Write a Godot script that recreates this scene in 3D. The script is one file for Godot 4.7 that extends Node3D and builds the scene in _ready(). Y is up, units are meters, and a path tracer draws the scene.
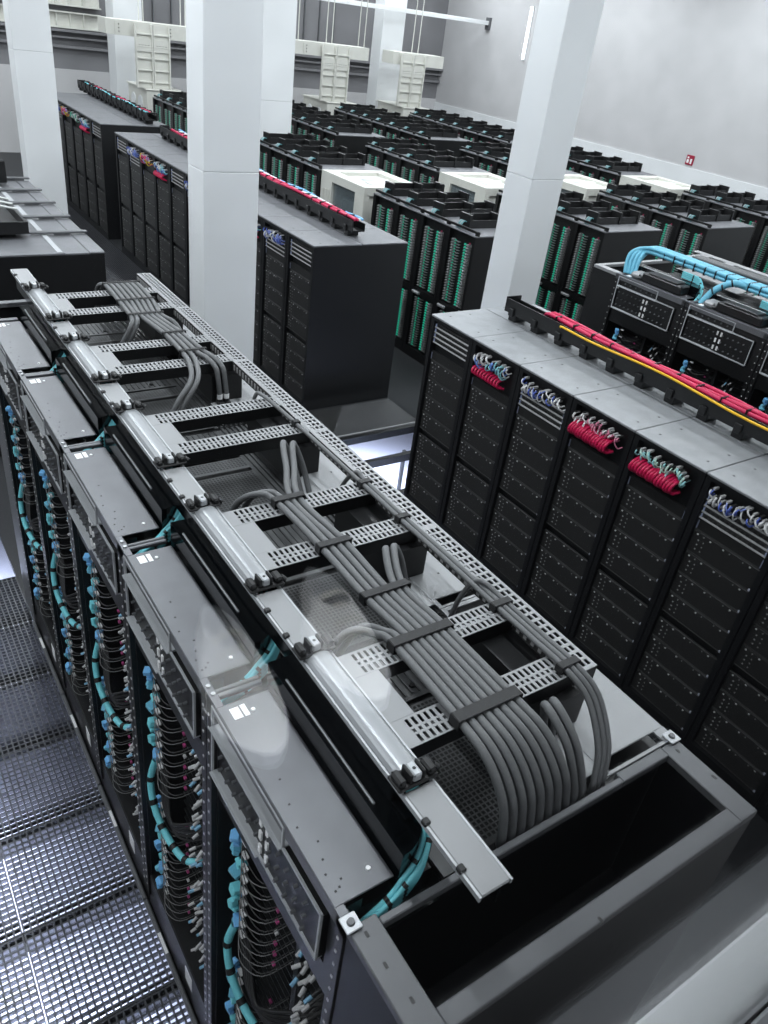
extends Node3D
# A machine hall seen from a glazed gallery. Units are metres; rows of cabinets run along z.

const HN := 2.384      # height of the tall cabinets
const PN := 0.831      # their pitch along the row
const WN := 1.212      # their depth
const HS := 1.985      # height of the standard racks
const DS := 1.254      # their depth
const XR := 3.667      # front of the front rack row
const ROW := 2.39      # distance from row to row
const ZB := -22.85     # back wall
const XW := 17.3       # far side wall
const ZG := 0.614        # gallery wall

var M := {}
var used := {}
var rng := RandomNumberGenerator.new()

# ---------------------------------------------------------------- mesh builder
class MB:
	var v := PackedVector3Array()
	var n := PackedVector3Array()
	var c := PackedColorArray()
	func tri(a: Vector3, b: Vector3, d: Vector3, na: Vector3, nb: Vector3, nd: Vector3, col: Color) -> void:
		v.append(a); v.append(d); v.append(b)
		n.append(na); n.append(nd); n.append(nb)
		c.append(col); c.append(col); c.append(col)
	func quad(a: Vector3, b: Vector3, d: Vector3, e: Vector3, col := Color.WHITE) -> void:
		var nn := (b - a).cross(d - a).normalized()
		if nn == Vector3.ZERO:
			nn = (d - a).cross(e - a).normalized()
		tri(a, b, d, nn, nn, nn, col)
		tri(a, d, e, nn, nn, nn, col)
	func hexa(p: Array, col := Color.WHITE) -> void:
		# p: bottom 4 counter-clockwise seen from above, then top 4
		quad(p[3], p[2], p[1], p[0], col)
		quad(p[4], p[5], p[6], p[7], col)
		for i in 4:
			var j := (i + 1) % 4
			quad(p[i], p[j], p[j + 4], p[i + 4], col)
	func box(x0: float, y0: float, z0: float, x1: float, y1: float, z1: float, col := Color.WHITE) -> void:
		hexa([Vector3(x0, y0, z1), Vector3(x1, y0, z1), Vector3(x1, y0, z0), Vector3(x0, y0, z0),
			Vector3(x0, y1, z1), Vector3(x1, y1, z1), Vector3(x1, y1, z0), Vector3(x0, y1, z0)], col)
	func bbox(x0: float, y0: float, z0: float, x1: float, y1: float, z1: float, b: float, col := Color.WHITE) -> void:
		# box with chamfered edges
		var lo := Vector3(x0, y0, z0)
		var hi := Vector3(x1, y1, z1)
		var cc := (lo + hi) * 0.5
		var h := (hi - lo) * 0.5
		b = minf(b, minf(h.x, minf(h.y, h.z)) * 0.9)
		for ax in 3:
			var u := (ax + 1) % 3
			var w := (ax + 2) % 3
			for s in [-1.0, 1.0]:
				var q := []
				for k in [[-1, -1], [1, -1], [1, 1], [-1, 1]]:
					var p := Vector3.ZERO
					p[ax] = s * h[ax]
					p[u] = k[0] * (h[u] - b)
					p[w] = k[1] * (h[w] - b)
					q.append(cc + p)
				if s > 0: quad(q[0], q[1], q[2], q[3], col)
				else: quad(q[3], q[2], q[1], q[0], col)
		for ax in 3:
			var u := (ax + 1) % 3
			var w := (ax + 2) % 3
			for su in [-1.0, 1.0]:
				for sw in [-1.0, 1.0]:
					var a := Vector3.ZERO
					a[u] = su * h[u]; a[w] = sw * (h[w] - b)
					var d := Vector3.ZERO
					d[u] = su * (h[u] - b); d[w] = sw * h[w]
					var ex := Vector3.ZERO
					ex[ax] = h[ax] - b
					if su * sw > 0: quad(cc + a - ex, cc + d - ex, cc + d + ex, cc + a + ex, col)
					else: quad(cc + d - ex, cc + a - ex, cc + a + ex, cc + d + ex, col)
	func prism(poly: PackedVector2Array, axis: int, a: float, b: float, col := Color.WHITE) -> void:
		# extrude a convex or concave polygon along an axis; poly in the two other axes (cyclic order)
		var u := (axis + 1) % 3
		var w := (axis + 2) % 3
		var mk := func(p: Vector2, t: float) -> Vector3:
			var r := Vector3.ZERO
			r[axis] = t; r[u] = p.x; r[w] = p.y
			return r
		var area := 0.0
		for i in poly.size():
			var q := poly[(i + 1) % poly.size()]
			area += poly[i].x * q.y - q.x * poly[i].y
		var pl := poly.duplicate()
		if area < 0: pl.reverse()
		var ix := Geometry2D.triangulate_polygon(pl)
		for i in range(0, ix.size(), 3):
			var A := pl[ix[i]]
			var B := pl[ix[i + 1]]
			var C := pl[ix[i + 2]]
			if (B - A).cross(C - A) < 0:
				var T := B
				B = C; C = T
			var nn := Vector3.ZERO
			nn[axis] = 1.0
			tri(mk.call(A, b), mk.call(B, b), mk.call(C, b), nn, nn, nn, col)
			tri(mk.call(A, a), mk.call(C, a), mk.call(B, a), -nn, -nn, -nn, col)
		for i in pl.size():
			var j := (i + 1) % pl.size()
			quad(mk.call(pl[i], a), mk.call(pl[j], a), mk.call(pl[j], b), mk.call(pl[i], b), col)
	func cyl(p0: Vector3, p1: Vector3, r0: float, r1: float, k := 8, col := Color.WHITE, caps := true) -> void:
		var d := (p1 - p0).normalized()
		var up := Vector3.UP if absf(d.y) < 0.9 else Vector3.RIGHT
		var s := d.cross(up).normalized()
		var t := d.cross(s).normalized()
		for i in k:
			var a0 := TAU * i / k
			var a1 := TAU * (i + 1) / k
			var e0 := s * cos(a0) + t * sin(a0)
			var e1 := s * cos(a1) + t * sin(a1)
			tri(p0 + e0 * r0, p0 + e1 * r0, p1 + e1 * r1, e0, e1, e1, col)
			tri(p0 + e0 * r0, p1 + e1 * r1, p1 + e0 * r1, e0, e1, e0, col)
			if caps:
				tri(p1, p1 + e0 * r1, p1 + e1 * r1, d, d, d, col)
				tri(p0, p0 + e1 * r0, p0 + e0 * r0, -d, -d, -d, col)
	func tube(pts: Array, r: float, k := 8, col := Color.WHITE, steps := 6) -> void:
		# Catmull-Rom swept round section
		var P: Array[Vector3] = []
		var m := pts.size()
		for i in m - 1:
			var a: Vector3 = pts[maxi(i - 1, 0)]
			var b: Vector3 = pts[i]
			var d: Vector3 = pts[i + 1]
			var e: Vector3 = pts[mini(i + 2, m - 1)]
			for s in steps:
				var t := float(s) / steps
				P.append(0.5 * ((2.0 * b) + (d - a) * t + (2.0 * a - 5.0 * b + 4.0 * d - e) * t * t + (3.0 * b - a - 3.0 * d + e) * t * t * t))
		P.append(pts[m - 1])
		var d0 := (P[1] - P[0]).normalized()
		var s0 := d0.cross(Vector3.UP if absf(d0.y) < 0.9 else Vector3.RIGHT).normalized()
		var last := []
		var lastn := []
		for i in P.size():
			var d := (P[mini(i + 1, P.size() - 1)] - P[maxi(i - 1, 0)]).normalized()
			s0 = (s0 - d * s0.dot(d)).normalized()
			var t0 := d.cross(s0)
			var ring := []
			var rn := []
			for j in k:
				var a := TAU * j / k
				var e := s0 * cos(a) + t0 * sin(a)
				ring.append(P[i] + e * r)
				rn.append(e)
			if i > 0:
				for j in k:
					var q := (j + 1) % k
					tri(last[j], last[q], ring[q], lastn[j], lastn[q], rn[q], col)
					tri(last[j], ring[q], ring[j], lastn[j], rn[q], rn[j], col)
			if i == 0 or i == P.size() - 1:
				for j in k:
					var q := (j + 1) % k
					var nd := -d if i == 0 else d
					tri(P[i], ring[j], ring[q], nd, nd, nd, col)
			last = ring
			lastn = rn
	func perf(x0: float, z0: float, x1: float, z1: float, y: float, holes_x: Array, holes_z: Array, th := 0.0, col := Color.WHITE) -> void:
		# flat sheet at height y pierced by a grid of rectangular holes; holes_* are [start, end] pairs
		var z := z0
		for h in holes_z:
			_flat(x0, z, x1, h[0], y, col)
			var x := x0
			for g in holes_x:
				_flat(x, h[0], g[0], h[1], y, col)
				x = g[1]
				if th > 0.0:
					quad(Vector3(g[0], y, h[0]), Vector3(g[0], y - th, h[0]), Vector3(g[0], y - th, h[1]), Vector3(g[0], y, h[1]), col)
					quad(Vector3(g[1], y, h[1]), Vector3(g[1], y - th, h[1]), Vector3(g[1], y - th, h[0]), Vector3(g[1], y, h[0]), col)
					quad(Vector3(g[1], y, h[0]), Vector3(g[1], y - th, h[0]), Vector3(g[0], y - th, h[0]), Vector3(g[0], y, h[0]), col)
					quad(Vector3(g[0], y, h[1]), Vector3(g[0], y - th, h[1]), Vector3(g[1], y - th, h[1]), Vector3(g[1], y, h[1]), col)
			_flat(x, h[0], x1, h[1], y, col)
			z = h[1]
		_flat(x0, z, x1, z1, y, col)
	func _flat(x0: float, z0: float, x1: float, z1: float, y: float, col: Color) -> void:
		if x1 - x0 < 1e-5 or z1 - z0 < 1e-5: return
		quad(Vector3(x0, y, z1), Vector3(x1, y, z1), Vector3(x1, y, z0), Vector3(x0, y, z0), col)
	func mesh(m: Material) -> ArrayMesh:
		var a := []
		a.resize(Mesh.ARRAY_MAX)
		a[Mesh.ARRAY_VERTEX] = v
		a[Mesh.ARRAY_NORMAL] = n
		a[Mesh.ARRAY_COLOR] = c
		var am := ArrayMesh.new()
		am.add_surface_from_arrays(Mesh.PRIMITIVE_TRIANGLES, a)
		am.surface_set_material(0, m)
		return am

# ---------------------------------------------------------------- scene helpers
func numbered(s: String) -> String:
	if not used.has(s):
		used[s] = 0
		return s
	used[s] += 1
	return "%s_%03d" % [s, used[s]]

func thing(called: String, label: String, category: String, at := Vector3.ZERO, group := "") -> Node3D:
	var o := Node3D.new()
	o.name = numbered(called)
	add_child(o)
	o.position = at
	o.set_meta("label", label)
	o.set_meta("category", category)
	if group: o.set_meta("group", group)
	return o

func part(called: String, mesh: Mesh, parent: Node3D, at := Vector3.ZERO) -> MeshInstance3D:
	var o := MeshInstance3D.new()
	o.name = called
	o.mesh = mesh
	parent.add_child(o, true)
	o.position = at
	return o

func structure(called: String, mesh: Mesh) -> MeshInstance3D:
	var o := MeshInstance3D.new()
	o.name = called
	o.mesh = mesh
	add_child(o, true)
	o.set_meta("kind", "structure")
	return o

func copy(src: Node3D, label: String, at: Vector3, group := "") -> Node3D:
	var o: Node3D = src.duplicate()
	o.name = numbered(String(src.get_meta("base")))
	add_child(o)
	o.position = at
	o.set_meta("label", label)
	if group: o.set_meta("group", group)
	return o

func mat(key: String, col: Color, rough := 0.5, metal := 0.0) -> StandardMaterial3D:
	var m := StandardMaterial3D.new()
	m.albedo_color = col
	m.roughness = rough
	m.metallic = metal
	m.vertex_color_use_as_albedo = true
	M[key] = m
	return m

func grain(m: StandardMaterial3D, lo: float, hi: float, freq: float, scale: float, sd: int) -> void:
	# mottled tone of a painted sheet
	var nz := FastNoiseLite.new()
	nz.seed = sd
	nz.frequency = freq
	nz.fractal_octaves = 4
	var g := Gradient.new()
	g.set_color(0, Color(lo, lo, lo))
	g.set_color(1, Color(hi, hi, hi))
	var t := NoiseTexture2D.new()
	t.width = 256; t.height = 256
	t.seamless = true
	t.noise = nz
	t.color_ramp = g
	m.albedo_texture = t
	m.uv1_triplanar = true
	m.uv1_world_triplanar = true
	m.uv1_scale = Vector3.ONE * scale

func L(x: float, y := -1.0, z := -1.0) -> Color:
	return Color(x, x if y < 0 else y, x if z < 0 else z)

func nth(i: int) -> String:
	return ["first", "second", "third", "fourth", "fifth", "sixth", "seventh", "eighth", "ninth", "tenth", "eleventh", "twelfth", "thirteenth"][i]

func materials() -> void:
	grain(mat("panel", Color(0.415, 0.42, 0.435), 0.4, 0.3), 0.9, 1.0, 0.02, 1.1, 3)
	grain(mat("rtop", Color(0.57, 0.58, 0.59), 0.45, 0.15), 0.9, 1.0, 0.02, 1.1, 4)
	grain(mat("mtop", Color(0.45, 0.455, 0.47), 0.42, 0.15), 0.9, 1.0, 0.02, 1.1, 5)
	mat("black", Color(0.055, 0.058, 0.064), 0.42)
	mat("gloss", Color(0.03, 0.045, 0.055), 0.14)
	mat("navy", Color(0.032, 0.038, 0.052), 0.5)
	mat("unit", Color(0.115, 0.12, 0.125), 0.45)
	mat("vc", Color.WHITE, 0.5)
	mat("steel", Color(0.70, 0.71, 0.72), 0.42, 0.5)
	mat("lid", Color(0.60, 0.61, 0.62), 0.38, 0.45)
	mat("shelf", Color(0.68, 0.69, 0.70), 0.4)
	mat("perf", Color(0.56, 0.565, 0.57), 0.42, 0.25)
	mat("grey", Color(0.38, 0.385, 0.395), 0.45, 0.2)
	grain(mat("deck", Color(0.37, 0.375, 0.38), 0.42, 0.3), 0.85, 1.0, 0.03, 1.5, 6)
	grain(mat("cable", Color(0.40, 0.405, 0.41), 0.5), 0.86, 1.0, 0.08, 6.0, 7)
	mat("rubber", Color(0.07, 0.07, 0.075), 0.55)
	mat("teal", Color(0.45, 0.80, 0.84), 0.45)
	mat("sky", Color(0.41, 0.70, 0.80), 0.45)
	mat("blue", Color(0.46, 0.72, 0.92), 0.45)
	mat("pink", Color(0.76, 0.085, 0.30), 0.45)
	mat("yellow", Color(0.90, 0.70, 0.07), 0.45)
	grain(mat("white", Color(0.89, 0.90, 0.905), 0.55), 0.96, 1.0, 0.01, 0.4, 8)
	grain(mat("cream", Color(0.83, 0.83, 0.80), 0.5), 0.95, 1.0, 0.02, 0.6, 9)
	grain(mat("wall", Color(0.76, 0.758, 0.762), 0.8), 0.95, 1.0, 0.01, 0.3, 10)
	grain(mat("wallgrey", Color(0.50, 0.50, 0.51), 0.8), 0.92, 1.0, 0.01, 0.3, 11)
	mat("floor", Color(0.17, 0.175, 0.185), 0.5, 0.2)
	mat("grate", Color(0.33, 0.335, 0.35), 0.4, 0.5)
	mat("carpet", Color(0.035, 0.035, 0.04), 1.0).metallic_specular = 0.1
	var pane: StandardMaterial3D = mat("pane", Color(0.5, 0.5, 0.5, 0.004), 0.02)
	pane.transparency = BaseMaterial3D.TRANSPARENCY_ALPHA
	mat("slab", Color(0.86, 0.87, 0.9), 0.7)
	var led: StandardMaterial3D = mat("led", Color(0.06, 0.42, 0.36), 0.4)
	led.emission_enabled = true
	led.emission = Color(0.10, 0.62, 0.50)
	led.emission_energy_multiplier = 0.95
	var lamp: StandardMaterial3D = mat("lamp", Color(1, 1, 1), 0.5)
	lamp.emission_enabled = true
	lamp.emission = Color(0.94, 0.97, 1.0)
	lamp.emission_energy_multiplier = 2.2
	var gl: StandardMaterial3D = mat("glass", Color(0.55, 0.6, 0.62, 0.3), 0.05)
	gl.transparency = BaseMaterial3D.TRANSPARENCY_ALPHA

# ---------------------------------------------------------------- main
func _ready() -> void:
	rng.seed = 7
	var cam := Camera3D.new()
	cam.fov = 67.16
	cam.position = Vector3(-0.6486, 4.1673, 0.7542)
	cam.basis = Basis.from_euler(Vector3(-0.5673, -0.6594, 0.1434))
	cam.near = 0.02
	cam.far = 100.0
	add_child(cam)
	var we := WorldEnvironment.new()
	var env := Environment.new()
	env.background_mode = Environment.BG_COLOR
	env.background_color = Color(0.02, 0.02, 0.022)
	env.ambient_light_source = Environment.AMBIENT_SOURCE_DISABLED
	env.tonemap_mode = Environment.TONE_MAPPER_LINEAR
	env.tonemap_exposure = 1.0
	env.sdfgi_enabled = true
	env.ssao_enabled = true
	env.ssil_enabled = true
	we.environment = env
	add_child(we)
	materials()
	ceiling_lamps()
	room()
	floor_parts()
	front_row()
	near_row()
	second_tall_row()
	back_rows()
	short_row()
	columns()
	far_equipment()

func area(parent: Node3D, at: Vector3, w: float, h: float, energy: float, col: Color, down := true) -> void:
	var a := AreaLight3D.new()
	a.area_size = Vector2(w, h)
	a.light_energy = energy
	a.light_color = col
	a.shadow_enabled = true
	a.area_range = 40.0
	parent.add_child(a)
	a.position = at
	a.rotation = Vector3(-PI / 2 if down else PI / 2, 0, 0)

func ceiling_lamps() -> void:
	var hm := MB.new()
	hm.box(-0.12, 0.0, -1.5, 0.12, 0.08, 1.5)
	var hmesh := hm.mesh(M.white)
	var gm := MB.new()
	gm.box(-0.09, -0.012, -1.46, 0.09, 0.0, 1.46)
	var gmesh := gm.mesh(M.lamp)
	for x in [-3.0, 0.9, 4.8, 8.6, 12.4, 15.6]:
		for z in [-1.6, -6.2, -10.8, -15.4, -20.0]:
			var t := thing("ceiling_lamp", "long white tube lamp under the hall ceiling", "lamp", Vector3(x, 6.35, z), "tube lamps under the ceiling")
			part("housing", hmesh, t)
			part("diffuser", gmesh, t)
			area(t, Vector3(0, -0.03, 0), 0.18, 2.9, 13.5, Color(0.95, 0.98, 1.0))

func room() -> void:
	var b := MB.new()
	b.box(-5.2, 6.5, ZB - 0.2, XW + 0.2, 6.7, 4.2)
	structure("ceiling", b.mesh(M.wall))
	b = MB.new()
	b.box(-5.2, -1.0, ZB - 0.2, XW + 0.2, 6.5, ZB)
	structure("wall_back", b.mesh(M.wallgrey))
	b = MB.new()
	b.box(XW, -1.0, ZB, XW + 0.2, 6.5, 4.2)
	structure("wall_side", b.mesh(M.wall))
	b = MB.new()
	b.box(-5.2, -1.0, ZB, -5.0, 6.5, 4.2)
	structure("wall_outer", b.mesh(M.wall))
	# gallery side: wall below the glazing, glazed opening above it
	b = MB.new()
	b.box(-5.0, -1.0, ZG, XW, 3.14, ZG + 0.2)
	b.box(8.0, 3.14, ZG, XW, 6.5, ZG + 0.2)
	b.box(-5.0, 3.14, ZG, -4.5, 6.5, ZG + 0.2)
	structure("wall_gallery", b.mesh(M.wall))
	b = MB.new()
	b.bbox(-4.5, 3.14, ZG, 8.0, 3.2, ZG + 0.066, 0.004)
	var win := structure("window_1", b.mesh(M.white))
	b = MB.new()
	b.bbox(-4.5, 3.14, ZG + 0.074, 8.0, 3.2, ZG + 0.2, 0.004)
	part("inner_frame", b.mesh(M.grey), win)
	b = MB.new()
	b.box(-4.5, 3.16, ZG + 0.068, 8.0, 6.5, ZG + 0.072)
	part("pane", b.mesh(M.pane), win)
	b = MB.new()
	b.box(-5.0, 2.9, ZG + 0.2, XW, 3.2, 4.2)
	structure("floor_gallery", b.mesh(M.carpet))
	b = MB.new()
	b.box(-5.2, -1.0, 4.2, XW + 0.2, 6.5, 4.4)
	structure("wall_gallery_back", b.mesh(M.carpet))
	gallery()
	# lower, lighter zone of both far walls
	b = MB.new()
	b.box(-5.0, 0.0, ZB, XW, 2.02, ZB + 0.03)
	structure("trim_1", b.mesh(M.wall))
	b = MB.new()
	b.box(XW - 0.03, 0.0, ZB, XW, 1.93, 0.4)
	structure("trim_2", b.mesh(M.white))

func gallery() -> void:
	# the visitor's trainers, mirrored in the glazing, under a gallery downlight
	for i in 2:
		var t := thing("trainer", "white trainer standing on the gallery floor, %s" % ["nearer the end wall", "farther along the glazing"][i], "shoe", Vector3([-0.265, -0.06][i], 3.2, [1.41, 1.43][i]), "pair of white trainers")
		var b := MB.new()
		b.prism(shoe_outline(1.0), 1, 0.0, 0.03)
		part("sole", b.mesh(M.slab), t)
		b = MB.new()
		var prev := shoe_outline(0.97)
		var y0 := 0.03
		for st in [[0.94, 0.05], [0.84, 0.075], [0.66, 0.095], [0.5, 0.115]]:
			var nx := shoe_outline(st[0], (st[1] - 0.03) * 0.9)
			for k in prev.size():
				var q := (k + 1) % prev.size()
				b.quad(Vector3(prev[k].y, y0, prev[k].x), Vector3(prev[q].y, y0, prev[q].x), Vector3(nx[q].y, st[1], nx[q].x), Vector3(nx[k].y, st[1], nx[k].x))
			prev = nx
			y0 = st[1]
		part("upper", b.mesh(M.white), t)
		for k in 4:
			b = MB.new()
			b.tube([Vector3(-0.025, 0.088 + 0.008 * k, -0.03 + 0.028 * k), Vector3(0.0, 0.1 + 0.008 * k, -0.032 + 0.028 * k), Vector3(0.025, 0.088 + 0.008 * k, -0.03 + 0.028 * k)], 0.004, 6, Color.WHITE, 4)
			part("lace", b.mesh(M.cream), t)
	var dl := thing("downlight", "round gallery downlight above the white trainers", "lamp", Vector3(-0.2, 6.4, 1.38))
	var m := MB.new()
	m.cyl(Vector3(0, 0.0, 0), Vector3(0, 0.1, 0), 0.09, 0.09, 16)
	part("can", m.mesh(M.white), dl)
	m = MB.new()
	m.cyl(Vector3(0, -0.006, 0), Vector3(0, 0.0, 0), 0.07, 0.07, 16)
	part("diffuser", m.mesh(M.lamp), dl)
	var sp := SpotLight3D.new()
	sp.light_energy = 38.0
	sp.spot_angle = 5.0
	sp.spot_range = 12.0
	sp.spot_attenuation = 2.0
	sp.light_size = 0.07
	sp.shadow_enabled = true
	dl.add_child(sp)
	sp.position = Vector3(0, -0.02, 0)
	sp.rotation = Vector3(-PI / 2, 0, 0)

func shoe_outline(k: float, back := 0.0) -> PackedVector2Array:
	var r := PackedVector2Array()   # (z, x)
	for i in 20:
		var a := TAU * i / 20.0
		var w := 0.056 if cos(a) < 0 else 0.05
		r.append(Vector2(0.125 * cos(a) * k + back, w * sin(a) * k * (1.0 - 0.1 * cos(2.0 * a))))
	return r

func floor_parts() -> void:
	var b := MB.new()
	b.box(-5.0, -1.0, ZB, XW, -0.9, ZG)
	structure("floor_slab", b.mesh(M.slab))
	# raised floor, left open in the gap of the front row
	b = MB.new()
	b.box(-5.0, -0.04, ZB, -1.2, 0.0, ZG)
	b.box(0.0, -0.04, -9.0, 1.212, 0.0, ZG)
	b.box(-1.2, -0.04, ZB, 1.2, 0.0, -9.0)
	b.box(-1.2, -0.04, -9.0, 0.0, 0.0, -5.6)
	b.box(1.2, -0.04, ZB, XR, 0.0, -17.2)
	b.box(XR, -0.04, ZB, XW, 0.0, -6.0)
	b.box(4.92, -0.04, -6.0, XW, 0.0, ZG)
	b.box(XR, -0.04, -4.6, 4.92, 0.0, ZG)
	b.box(1.2, -0.04, -0.9, XR, 0.0, ZG)
	var fl := structure("floor", b.mesh(M.floor))
	# grating tiles
	var holes := []
	for i in 17:
		holes.append([0.006 + i * 0.0346 + 0.0045, 0.006 + (i + 1) * 0.0346 - 0.0045])
	var g := MB.new()
	g.perf(0.002, 0.002, 0.598, 0.598, 0.0, holes, holes, 0.03)
	var gm := g.mesh(M.grate)
	for i in 2:
		for k in 9:
			part("grating_tile", gm, fl, Vector3(-1.2 + i * 0.6, 0, -k * 0.6))
	for i in 4:
		for k in 27:
			part("grating_tile", gm, fl, Vector3(1.22 + i * 0.61, 0, -1.5 - k * 0.6))
	for k in 10:
		b = MB.new()
		b.box(-1.2, -0.13, -0.03 + 0.6 - 0.6 * k, 0.0, -0.032, 0.03 + 0.6 - 0.6 * k)
		part("joist", b.mesh(M.navy), fl)
	# cover plate and joists of the open bay
	b = MB.new()
	b.bbox(XR, -0.045, -6.68, 4.92, 0.0, -5.98, 0.004)
	part("floor_plate", b.mesh(M.perf), fl)
	for z in [-5.94, -5.38, -4.7]:
		b = MB.new()
		b.box(XR, -0.1, z - 0.03, 4.92, -0.01, z + 0.03)
		part("joist", b.mesh(M.black), fl)
	for q in [[-5.5, -4.9, "yellow-green"], [-5.62, -5.2, "thin green"], [-5.75, -5.45, "teal"]]:
		var t := thing("underfloor_cable", "%s cable lying in the floor opening" % q[2], "cable")
		b = MB.new()
		b.tube([Vector3(3.75, -0.3, q[0]), Vector3(3.95, -0.45, q[1]), Vector3(4.3, -0.6, q[1] + 0.1), Vector3(4.9, -0.7, q[0])], 0.016, 8, L(0.18, 0.35, 0.32) if q[2] != "teal" else L(0.3, 0.55, 0.6), 6)
		part("sheath", b.mesh(M.vc), t)
	var pd := thing("floor_pedestal", "grey square post under the open floor bay", "post", Vector3(4.45, -0.9, -5.6))
	b = MB.new()
	b.bbox(-0.02, 0.001, -0.02, 0.02, 0.78, 0.02, 0.003)
	part("post", b.mesh(M.grey), pd)
	b = MB.new()
	b.bbox(-0.06, 0.0, -0.06, 0.06, 0.012, 0.06, 0.003)
	part("foot", b.mesh(M.grey), pd)
	# light fittings of the service space under the floor
	for p in [Vector3(4.3, -0.25, -4.45), Vector3(4.3, -0.25, -6.35), Vector3(-0.8, -0.35, -0.9), Vector3(-0.9, -0.35, -1.7), Vector3(-0.95, -0.35, -3.0), Vector3(-0.6, -0.3, -5.5)]:
		var t := thing("underfloor_lamp", "small lamp in the service space under the floor", "lamp", p, "lamps under the floor")
		var q := MB.new()
		q.box(-0.3, 0.0, -0.03, 0.3, 0.03, 0.03)
		part("diffuser", q.mesh(M.lamp), t)
		area(t, Vector3(0, -0.02, 0), 0.58, 0.05, 5.0, Color(0.84, 0.88, 1.0))

# ---------------------------------------------------------------- standard racks
var unit_mesh: Mesh
var switch_mesh: Mesh
var blank_mesh: Mesh

func std_parts() -> void:
	var b := MB.new()
	b.bbox(-0.004, 0.006, 0.0, 0.02, 0.168, 0.5, 0.003, L(0.017))
	b.box(-0.007, 0.002, 0.0, 0.0, 0.007, 0.5, L(0.045))
	for i in 9:
		if i in [3, 6]: continue
		b.box(-0.009, 0.147, 0.03 + i * 0.05, -0.003, 0.156, 0.041 + i * 0.05 - 0.004 * (i % 2), L(0.22) if i % 2 else L(0.5))
	for i in 3:
		b.box(-0.009, 0.04 + i * 0.035, 0.05, -0.003, 0.048 + i * 0.035, 0.059, L(0.3))
		b.box(-0.009, 0.04 + i * 0.035, 0.09, -0.003, 0.048 + i * 0.035, 0.098, L(0.2))
	b.box(-0.012, 0.004, 0.485, -0.003, 0.02, 0.499, L(0.4, 0.42, 0.5))
	unit_mesh = b.mesh(M.vc)
	b = MB.new()
	b.box(0.0, 0.006, 0.0, 0.02, 0.04, 0.5, L(0.05))
	b.box(-0.012, 0.0, 0.0, 0.01, 0.009, 0.5, L(0.42))
	for i in 12:
		b.box(-0.006, 0.014, 0.03 + i * 0.037, 0.0, 0.03, 0.052 + i * 0.037, L(0.012))
	for s in [0.005, 0.485]:
		b.box(-0.01, 0.01, s, 0.0, 0.036, s + 0.008, L(0.35, 0.4, 0.6))
	switch_mesh = b.mesh(M.vc)
	b = MB.new()
	b.box(0.0, 0.0, 0.0, 0.02, 0.085, 0.5, L(0.014))
	b.box(-0.004, 0.0, 0.0, 0.0, 0.006, 0.5, L(0.05))
	b.box(-0.006, 0.01, 0.488, 0.0, 0.07, 0.498, L(0.25, 0.28, 0.4))
	b.box(-0.006, 0.01, 0.002, 0.0, 0.07, 0.01, L(0.2, 0.22, 0.3))
	blank_mesh = b.mesh(M.vc)

func std_rack(called: String, top: String, kind: String) -> Node3D:
	var t := thing(called, "black server rack", "server rack")
	t.set_meta("base", called)
	var b := MB.new()
	b.box(0.06, 0.0, 0.004, DS, 1.965, 0.596)
	b.box(0.0, 0.0, 0.004, 0.06, 1.965, 0.046)
	b.box(0.0, 0.0, 0.554, 0.06, 1.965, 0.596)
	b.box(0.0, 0.0, 0.046, 0.06, 0.1, 0.554)
	b.box(0.0, 1.94, 0.046, 0.06, 1.965, 0.554)
	part("cabinet", b.mesh(M.navy), t)
	b = MB.new()
	b.bbox(-0.006, 1.967, 0.003, 0.62, HS, 0.597, 0.004)
	b.bbox(0.628, 1.967, 0.003, DS, HS, 0.597, 0.004)
	for p in [[0.12, 0.1], [0.12, 0.5], [0.35, 0.1], [0.35, 0.5]]:
		b.box(p[0], HS, p[1], p[0] + 0.015, HS + 0.001, p[1] + 0.015, L(0.1))
	part("top_panel", b.mesh(M[top]), t)
	var y := 1.92
	if kind == "switch" or kind == "blue":
		if kind == "blue": y -= 0.075
		for i in 4:
			y -= 0.046
			part("network_switch", switch_mesh, t, Vector3(0.03, y, 0.05))
		if kind == "switch": y -= 0.075
	else:
		y -= 0.26
	y -= 0.09
	part("blank_panel", blank_mesh, t, Vector3(0.03, y, 0.05))
	for i in 8:
		y -= 0.176
		if i == 4: y -= 0.055
		part("server_unit", unit_mesh, t, Vector3(0.03, y, 0.05))
	patch(t, kind)
	return t

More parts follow.
